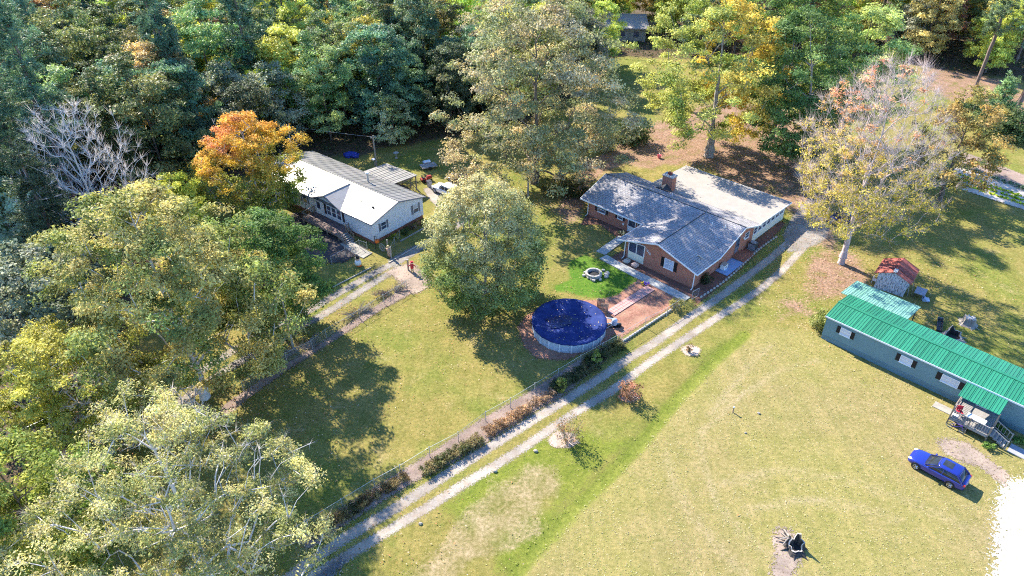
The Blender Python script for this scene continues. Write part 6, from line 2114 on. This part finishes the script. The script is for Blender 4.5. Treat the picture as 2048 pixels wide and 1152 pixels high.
# single ones that show
plant_tree('roadside_pine', 'tall bare-trunked pine on the pink straw slope, upper right', 'pine', (86.72,128.77), pine(51, 24, 11, 4.0, (0.06, 0.08, 0.04), 100), rz=1.0)
plant_tree('roadside_pine', 'pine at the right edge above the dark bushes', 'pine', (91.60,122.54), KINDS[6][2], rz=2.0)
plant_tree('young_pine', 'young fluffy green pine beside the dark bushes on the right', 'pine', (83.11,115.18), pine(52, 8, 1.0, 2.6, (0.10, 0.16, 0.07), 80, 22), rz=2.0)
plant_tree('young_pine', 'slim bright green young pine in the wood above the orange tree', 'pine', (-33.78,118.18), pine(53, 12, 1.5, 2.4, (0.10, 0.19, 0.045), 90, 26), rz=2.0)
plant_tree('lime_sapling', 'lacy lime-yellow sapling in front of the dark wood above the orange tree', 'tree', (-38.24,108.69),
           broadleaf(54, 12, 2.0, 4.4, 110, 60, 0.14, two((0.11, 0.15, 0.018), (0.2, 0.21, 0.025), 3, 2), (0.6, 1.0), 0.14, 'bark_brown', 'leaf_hero', prof=ball, lobes=0.45, bare=0.15))
plant_tree('lime_sapling', 'lime sapling with pale forked stems behind the white house', 'tree', (-24.24,116.32),
           broadleaf(55, 10, 3.0, 4.0, 80, 60, 0.14, two((0.11, 0.15, 0.03), (0.18, 0.19, 0.05), 3, 2), (0.6, 1.0), 0.14, 'bark_pale', 'leaf_hero', prof=ball, lobes=0.4))
plant_tree('silver_bush_tree', 'silvery bush at the wood edge behind the white house roof', 'tree', (-19.01,106.65),
           broadleaf(56, 7.5, 0.5, 3.6, 110, 70, 0.12, two((0.10, 0.13, 0.06), (0.22, 0.23, 0.14), 3, 2), (0.5, 0.9), 0.12, 'bark_brown', 'leaf_hero', prof=ball))


# ---- shrubs and hedges
SHRUB_GAIN = 0.52

def shrub(name, label, pos, rx, ry, h, c0, c1, seed, n=40, per=60, size=0.07, stems=6, group=None, rz=0.0, cat='shrub', twig=0, bark='bark_brown', box=False):
    rs = np.random.RandomState(seed)
    t = thing(name, label, cat, pos, rz, group)
    C = []
    while len(C) < n:
        x, y, z = rs.rand() * 2 - 1, rs.rand() * 2 - 1, rs.rand()
        if box or x * x + y * y + (z - 0.45) ** 2 * 2.2 < 1:
            C.append((x * rx, y * ry, z * h))
    C = np.array(C)
    st = MB()
    for i in range(stems):
        c = C[rs.randint(len(C))]
        st.tube((c[0] * 0.25, c[1] * 0.25, -0.05), (c[0], c[1], c[2]), 0.03, 0.012, 4)
    if twig:
        for i in range(twig):
            c = C[rs.randint(len(C))]
            q = (c[0] * 1.15 + rs.randn() * .12, c[1] * 1.15 + rs.randn() * .12, c[2] + 0.35 * rs.rand())
            st.tube((c[0] * 0.3, c[1] * 0.3, c[2] * 0.3), q, 0.014, 0.005, 3)
    st.obj('stems', bark, t)
    cr = np.full(len(C), min(rx, ry, h) * 0.33 + 0.08)
    V, F, col = leaves(rs, C, cr, per, size, lambda p, c: two(c0, c1, seed, 0.6)(p, c, 0 * p[:, 2]) * SHRUB_GAIN, upn=0.5)
    V[:, 2] = np.maximum(V[:, 2], 0.02)
    mobj('foliage', fast_mesh('foliage', V, F, 'leaf_hero', col=col), t)
    return t


shrub('lane_shrub', 'half-bare brown shrub in a pale mulch ring beside the lane', (4.88,42.30), 1.2, 1.2, 2.9, (0.13, 0.12, 0.05), (0.27, 0.16, 0.09), 61, 50, 18, 0.07, 14, twig=70, bark='bark_grey')
shrub('lane_shrub', 'reddish pink leaved shrub in a mulch ring by the lane', (10.92,47.56), 1.1, 1.1, 1.9, (0.19, 0.11, 0.07), (0.34, 0.17, 0.125), 62, 44, 38, 0.075, 10, twig=20)
shrub('lane_shrub', 'tiny twiggy shrub in the smallest mulch ring by the lane', (17.88,54.33), 0.35, 0.35, 0.9, (0.11, 0.09, 0.05), (0.22, 0.15, 0.09), 63, 14, 26, 0.06, 6, twig=24)
shrub('corner_bush', 'round green flowering bush at the end of the mobile home', (32.60,58.24), 1.35, 1.35, 2.1, (0.10, 0.13, 0.03), (0.25, 0.26, 0.10), 64, 70, 70, 0.08, 8, rz=.3)
HEDGE_A = math.radians(38.5)
for i, (pu, L, Wd, h, c0, c1, lab, nn) in enumerate((
        ((-10.36,36.93), 4.4, 0.9, 0.75, (0.12, 0.085, 0.04), (0.22, 0.17, 0.08), 'low brownish clipped hedge, the shortest along the lower fence', 45),
        ((-5.02,40.49), 6.0, 1.0, 0.8, (0.08, 0.09, 0.04), (0.18, 0.15, 0.075), 'longest low clipped hedge along the lower fence', 110),
        ((-0.36,44.56), 5.2, 1.0, 0.7, (0.17, 0.11, 0.07), (0.32, 0.22, 0.14), 'brown withered low hedge in the fence bed', 60),
        ((2.36,46.97), 4.2, 0.9, 0.7, (0.19, 0.13, 0.09), (0.34, 0.24, 0.16), 'sparse dry brown shrubs at the bend of the fence bed', 36),
        ((6.09,50.38), 6.0, 1.2, 0.9, (0.035, 0.05, 0.022), (0.075, 0.08, 0.04), 'dark green shrub row in the fence bed below the pool', 110),
        ((9.24,53.63), 5.0, 1.2, 1.0, (0.03, 0.045, 0.02), (0.07, 0.075, 0.035), 'dark shrub row nearest the pool along the fence', 100),
        ((-13.52,34.15), 4.8, 1.0, 0.8, (0.045, 0.05, 0.022), (0.12, 0.10, 0.045), 'shaded dark hedge at the lower end of the fence', 60))):
    shrub('hedge', lab, pu, L / 2, Wd / 2, h * 0.8, c0, c1, 70 + i, nn * 3, 40, 0.055, 8, rz=HEDGE_A, cat='hedge', twig=20, box=True)
shrub('upright_shrub', 'upright bright green shrub in the dark row below the pool', (8.31,52.27), 0.5, 0.5, 1.7, (0.07, 0.13, 0.03), (0.17, 0.21, 0.05), 81, 26, 46, 0.07, 8, bark='bark_pale')
shrub('upright_shrub', 'yellow-green upright shrub at the left end of the dark row', (4.64,48.71), 0.5, 0.5, 1.3, (0.12, 0.15, 0.03), (0.25, 0.24, 0.06), 82, 22, 44, 0.07, 8, bark='bark_pale')
shrub('vine_shrub', 'leafy shrub growing through the fence near the brick path', (17.99,61.51), 0.9, 0.7, 1.2, (0.10, 0.12, 0.04), (0.24, 0.22, 0.09), 83, 34, 44, 0.07, 10, twig=40, bark='bark_pale')
shrub('foundation_shrub', 'dark green shrub against the side wall corner of the brick house', (22.47,66.52), 0.7, 0.6, 1.2, (0.02, 0.035, 0.015), (0.05, 0.06, 0.03), 84, 30, 50, 0.06, 6)
shrub('foundation_shrub', 'low grey-leaved plants by the brick house front door', (14.16,77.34), 0.9, 0.4, 0.5, (0.09, 0.11, 0.07), (0.25, 0.27, 0.22), 85, 24, 36, 0.05, 5, rz=math.radians(-44))
shrub('wood_edge_bush', 'dark round bush under the grey-green tree left of the yellowing tree', (19.33,106.65), 3.2, 2.6, 3.4, (0.03, 0.05, 0.02), (0.065, 0.09, 0.035), 86, 90, 70, 0.14, 8)
shrub('wood_edge_bush', 'pale lacy bush beside the dark bush behind the brick house', (14.39,103.70), 2.4, 2.0, 4.2, (0.14, 0.15, 0.07), (0.27, 0.26, 0.14), 87, 60, 40, 0.13, 10, twig=30)
shrub('wood_edge_bush', 'dark shrub thicket below the tall grey-green tree', (7.49,88.65), 3.4, 2.0, 2.2, (0.035, 0.045, 0.02), (0.075, 0.08, 0.035), 88, 80, 60, 0.12, 8, twig=20)
for i, (p, r_, hh, lab) in enumerate((((80.74,111.43), 4.2, 4.5, 'dark evergreen bush mass at the far end of the pale paddock'), ((83.13,107.66), 4.0, 4.2, 'dark evergreen bush at the right edge beyond the paddock'),
                                      ((78.96,116.78), 3.0, 3.2, 'smaller dark bush behind the olive tree'))):
    shrub('evergreen_bush', lab, p, r_, r_ * 0.8, hh, (0.035, 0.065, 0.03), (0.08, 0.115, 0.055), 90 + i, 110, 70, 0.16, 8)
for i, (x, y) in enumerate(((1.0, 2.6), (1.1, 4.2), (1.0, 5.8), (1.0, 7.2))):
    shrub('flower_bed_plant', ['yellow-green mound plant nearest the gate in the gable bed', 'dark green plant second from the gate in the gable bed', 'brown seedhead plant third from the gate in the gable bed', 'pinkish plant at the far end of the gable bed'][i],
          white_pt(x, y), 0.55, 0.5, 0.7, [(0.10, 0.13, 0.02), (0.02, 0.04, 0.02), (0.09, 0.07, 0.05), (0.16, 0.10, 0.06)][i], [(0.28, 0.28, 0.03), (0.05, 0.08, 0.03), (0.2, 0.14, 0.1), (0.34, 0.2, 0.12)][i], 95 + i, 18, 40, 0.06, 4, cat='plant')

for i, (p_, L_, lab) in enumerate((
        ((-13.54,64.63), 4.6, 'grey leafless brush along the upper fence nearest the track gate'), ((-16.78,60.60), 4.0, 'dry brown brush in the middle of the upper fence bed'), ((-21.53,54.56), 4.4, 'leaf-strewn brush beside the leaning utility pole'))):
    shrub('fence_brush', lab, p_, L_ / 2, 0.6, 0.9, (0.10, 0.075, 0.05), (0.19, 0.14, 0.105), 140 + i, 60, 9, 0.06, 60, rz=math.radians(36), twig=160, bark='bark_grey', box=True)
# ---- garden rows
for i, (a_, b_, c0, c1, lab, hh) in enumerate((
        ((67.63,97.99), (74.81,87.74), (0.08, 0.13, 0.08), (0.2, 0.27, 0.2), 'row of blue-green leafy vegetables along the back of the garden', 0.45),
        ((66.23,94.72), (72.16,86.85), (0.26, 0.36, 0.03), (0.5, 0.6, 0.08), 'upper row of lime-green seedlings in the garden', 0.25),
        ((65.39,93.39), (71.96,85.39), (0.24, 0.36, 0.03), (0.45, 0.58, 0.07), 'middle row of lime-green seedlings in the garden', 0.28),
        ((64.57,92.09), (71.77,83.97), (0.26, 0.36, 0.03), (0.5, 0.6, 0.08), 'lowest row of lime-green seedlings in the garden', 0.25))):
    L = math.dist(a_, b_)
    shrub('vegetable_row', lab, ((a_[0] + b_[0]) / 2, (a_[1] + b_[1]) / 2), L / 2, 0.24 if i else 0.5, hh, c0, c1, 110 + i, 90, 30, 0.10, 3, rz=math.atan2(b_[1] - a_[1], b_[0] - a_[0]), cat='plants', box=True)


# ---- undergrowth of the wood and leaves lying about: nobody could count them
def scatter(name, label, cat, poly_fn, n, box_, size, cols, zmax, mat, seed, kind='stuff', up=0.4, clump=0):
    rs = np.random.RandomState(seed)
    X = box_[0] + (box_[1] - box_[0]) * rs.rand(n * 3)
    Y = box_[2] + (box_[3] - box_[2]) * rs.rand(n * 3)
    pr = poly_fn(X, Y)
    k = rs.rand(n * 3) < pr
    X, Y = X[k][:n], Y[k][:n]
    m = len(X)
    Z = zmax(X, Y, rs) if callable(zmax) else 0.09 + zmax * rs.rand(m) ** 1.5
    nrm = rs.randn(m, 3) * (1 - up) + np.array([0, 0, 1.0]) * up * 2
    nrm /= np.linalg.norm(nrm, axis=1, keepdims=True)
    t = np.cross(nrm, rs.randn(m, 3))
    t /= np.linalg.norm(t, axis=1, keepdims=True)
    b_ = np.cross(nrm, t)
    s = size * (0.5 + rs.rand(m, 1))
    p = np.stack([X, Y, Z], -1)
    V = np.stack([p - t * s, p + b_ * s * 0.6, p + t * s, p - b_ * s * 0.6], 1).reshape(-1, 3)
    cc = np.array(cols)[rs.randint(len(cols), size=m)] * (0.7 + 0.6 * rs.rand(m, 1))
    o = mobj(name, fast_mesh(name, V, np.arange(m * 4).reshape(-1, 4), mat, col=np.repeat(cc, 4, 0)))
    o['kind'] = kind
    o['label'] = label
    o['category'] = cat
    return o


def under_h(X, Y, rs):
    k = vnoise(X, Y, 3.0, 71)
    return 0.1 + (0.3 + 2.6 * smooth(0.35, 0.8, k)) * rs.rand(len(X))


scatter('undergrowth', 'low tangled undergrowth on the floor of the wood', 'undergrowth', lambda X, Y: smooth(-0.5, 1.5, sd_poly(X, Y, WOODS)) * (np.abs(X) < 0.6 * Y + 24),
        50000, (-120, 110, 20, 175), 0.2, [(0.05, 0.07, 0.025), (0.035, 0.055, 0.02), (0.09, 0.09, 0.035), (0.10, 0.07, 0.04)], under_h, 'leaf_wood', 5)
TREEP = [((-2.90,63.19), 8), ((3.20,92.25), 13), ((30.76,101.25), 14), ((42.32,94.72), 11), ((39.60,70.65), 13), ((-28.71,47.70), 11), ((-25.31,58.67), 8), ((-21.22,28.29), 10), ((-30.79,81.22), 8)]


def leaf_density(X, Y):
    d = np.zeros_like(X)
    for (x, y), r in TREEP:
        d = np.maximum(d, np.exp(-((X - x - 2) ** 2 + (Y - y + 2) ** 2) / (r * r * 0.9)))
    d = np.maximum(d, 0.5 * smooth(-2, 2, np.maximum(sd_poly(X, Y, LITTER), sd_poly(X, Y, LITTER2))))
    return np.clip(d * (0.35 + vnoise(X, Y, 2.0, 15)), 0, 1) + 0.004


scatter('fallen_leaves', 'brown and tan fallen leaves scattered over grass and beds', 'leaves', leaf_density, 42000, (-45, 62, 26, 125), 0.062,
        [(0.30, 0.19, 0.10), (0.42, 0.30, 0.18), (0.22, 0.12, 0.06), (0.5, 0.40, 0.27), (0.36, 0.16, 0.07)], 0.04, 'fallen', 6, up=0.8)

for i, (x, y, lab) in enumerate(WEEDS):
    shrub('weed_clump', lab, mob_pt(x, y), 0.45, 0.4, 0.5, (0.05, 0.10, 0.03), (0.12, 0.2, 0.05), 130 + i, 14, 30, 0.09, 3, cat='plant')


scatter('grass_clumps', 'clumps of paler and darker blades in the mown lawns', 'grass', lambda X, Y: (sd_poly(X, Y, WOODS) < -1) * (np.abs(X) < 0.6 * Y + 22) * (np.minimum(d_polyline(X, Y, LANE_A), d_polyline(X, Y, LANE_B)) > 0.55) * (np.hypot(X - PC[0], Y - PC[1]) > PRAD + 1.3)
        * (sd_poly(X, Y, LAWN_RIGHT) > 0.3) * (0.3 + 0.7 * vnoise(X, Y, 1.5, 44)), 20000, (-6, 60, 26, 66), 0.05,
        [(0.34, 0.31, 0.14), (0.28, 0.28, 0.095), (0.40, 0.35, 0.19), (0.25, 0.255, 0.075)], lambda X, Y, rs: 0.012 + 0.02 * rs.rand(len(X)), 'fallen', 16, up=0.85)
scatter('grass_clumps', 'clumps of green and straw-coloured blades in the fenced yard', 'grass', lambda X, Y: (sd_poly(X, Y, WOODS) < -1) * (np.abs(X) < 0.6 * Y + 22) * (np.minimum(d_polyline(X, Y, LANE_A), d_polyline(X, Y, LANE_B)) > 0.55) * (np.hypot(X - PC[0], Y - PC[1]) > PRAD + 1.3)
        * (sd_poly(X, Y, LAWN_RIGHT) < -0.2) * (sd_poly(X, Y, DRYPATCH) < 0.3) * (0.3 + 0.7 * vnoise(X, Y, 1.5, 45)), 17000, (-32, 40, 26, 80), 0.05,
        [(0.27, 0.25, 0.085), (0.20, 0.215, 0.05), (0.33, 0.285, 0.12), (0.17, 0.19, 0.04)], lambda X, Y, rs: 0.012 + 0.02 * rs.rand(len(X)), 'fallen', 17, up=0.85)
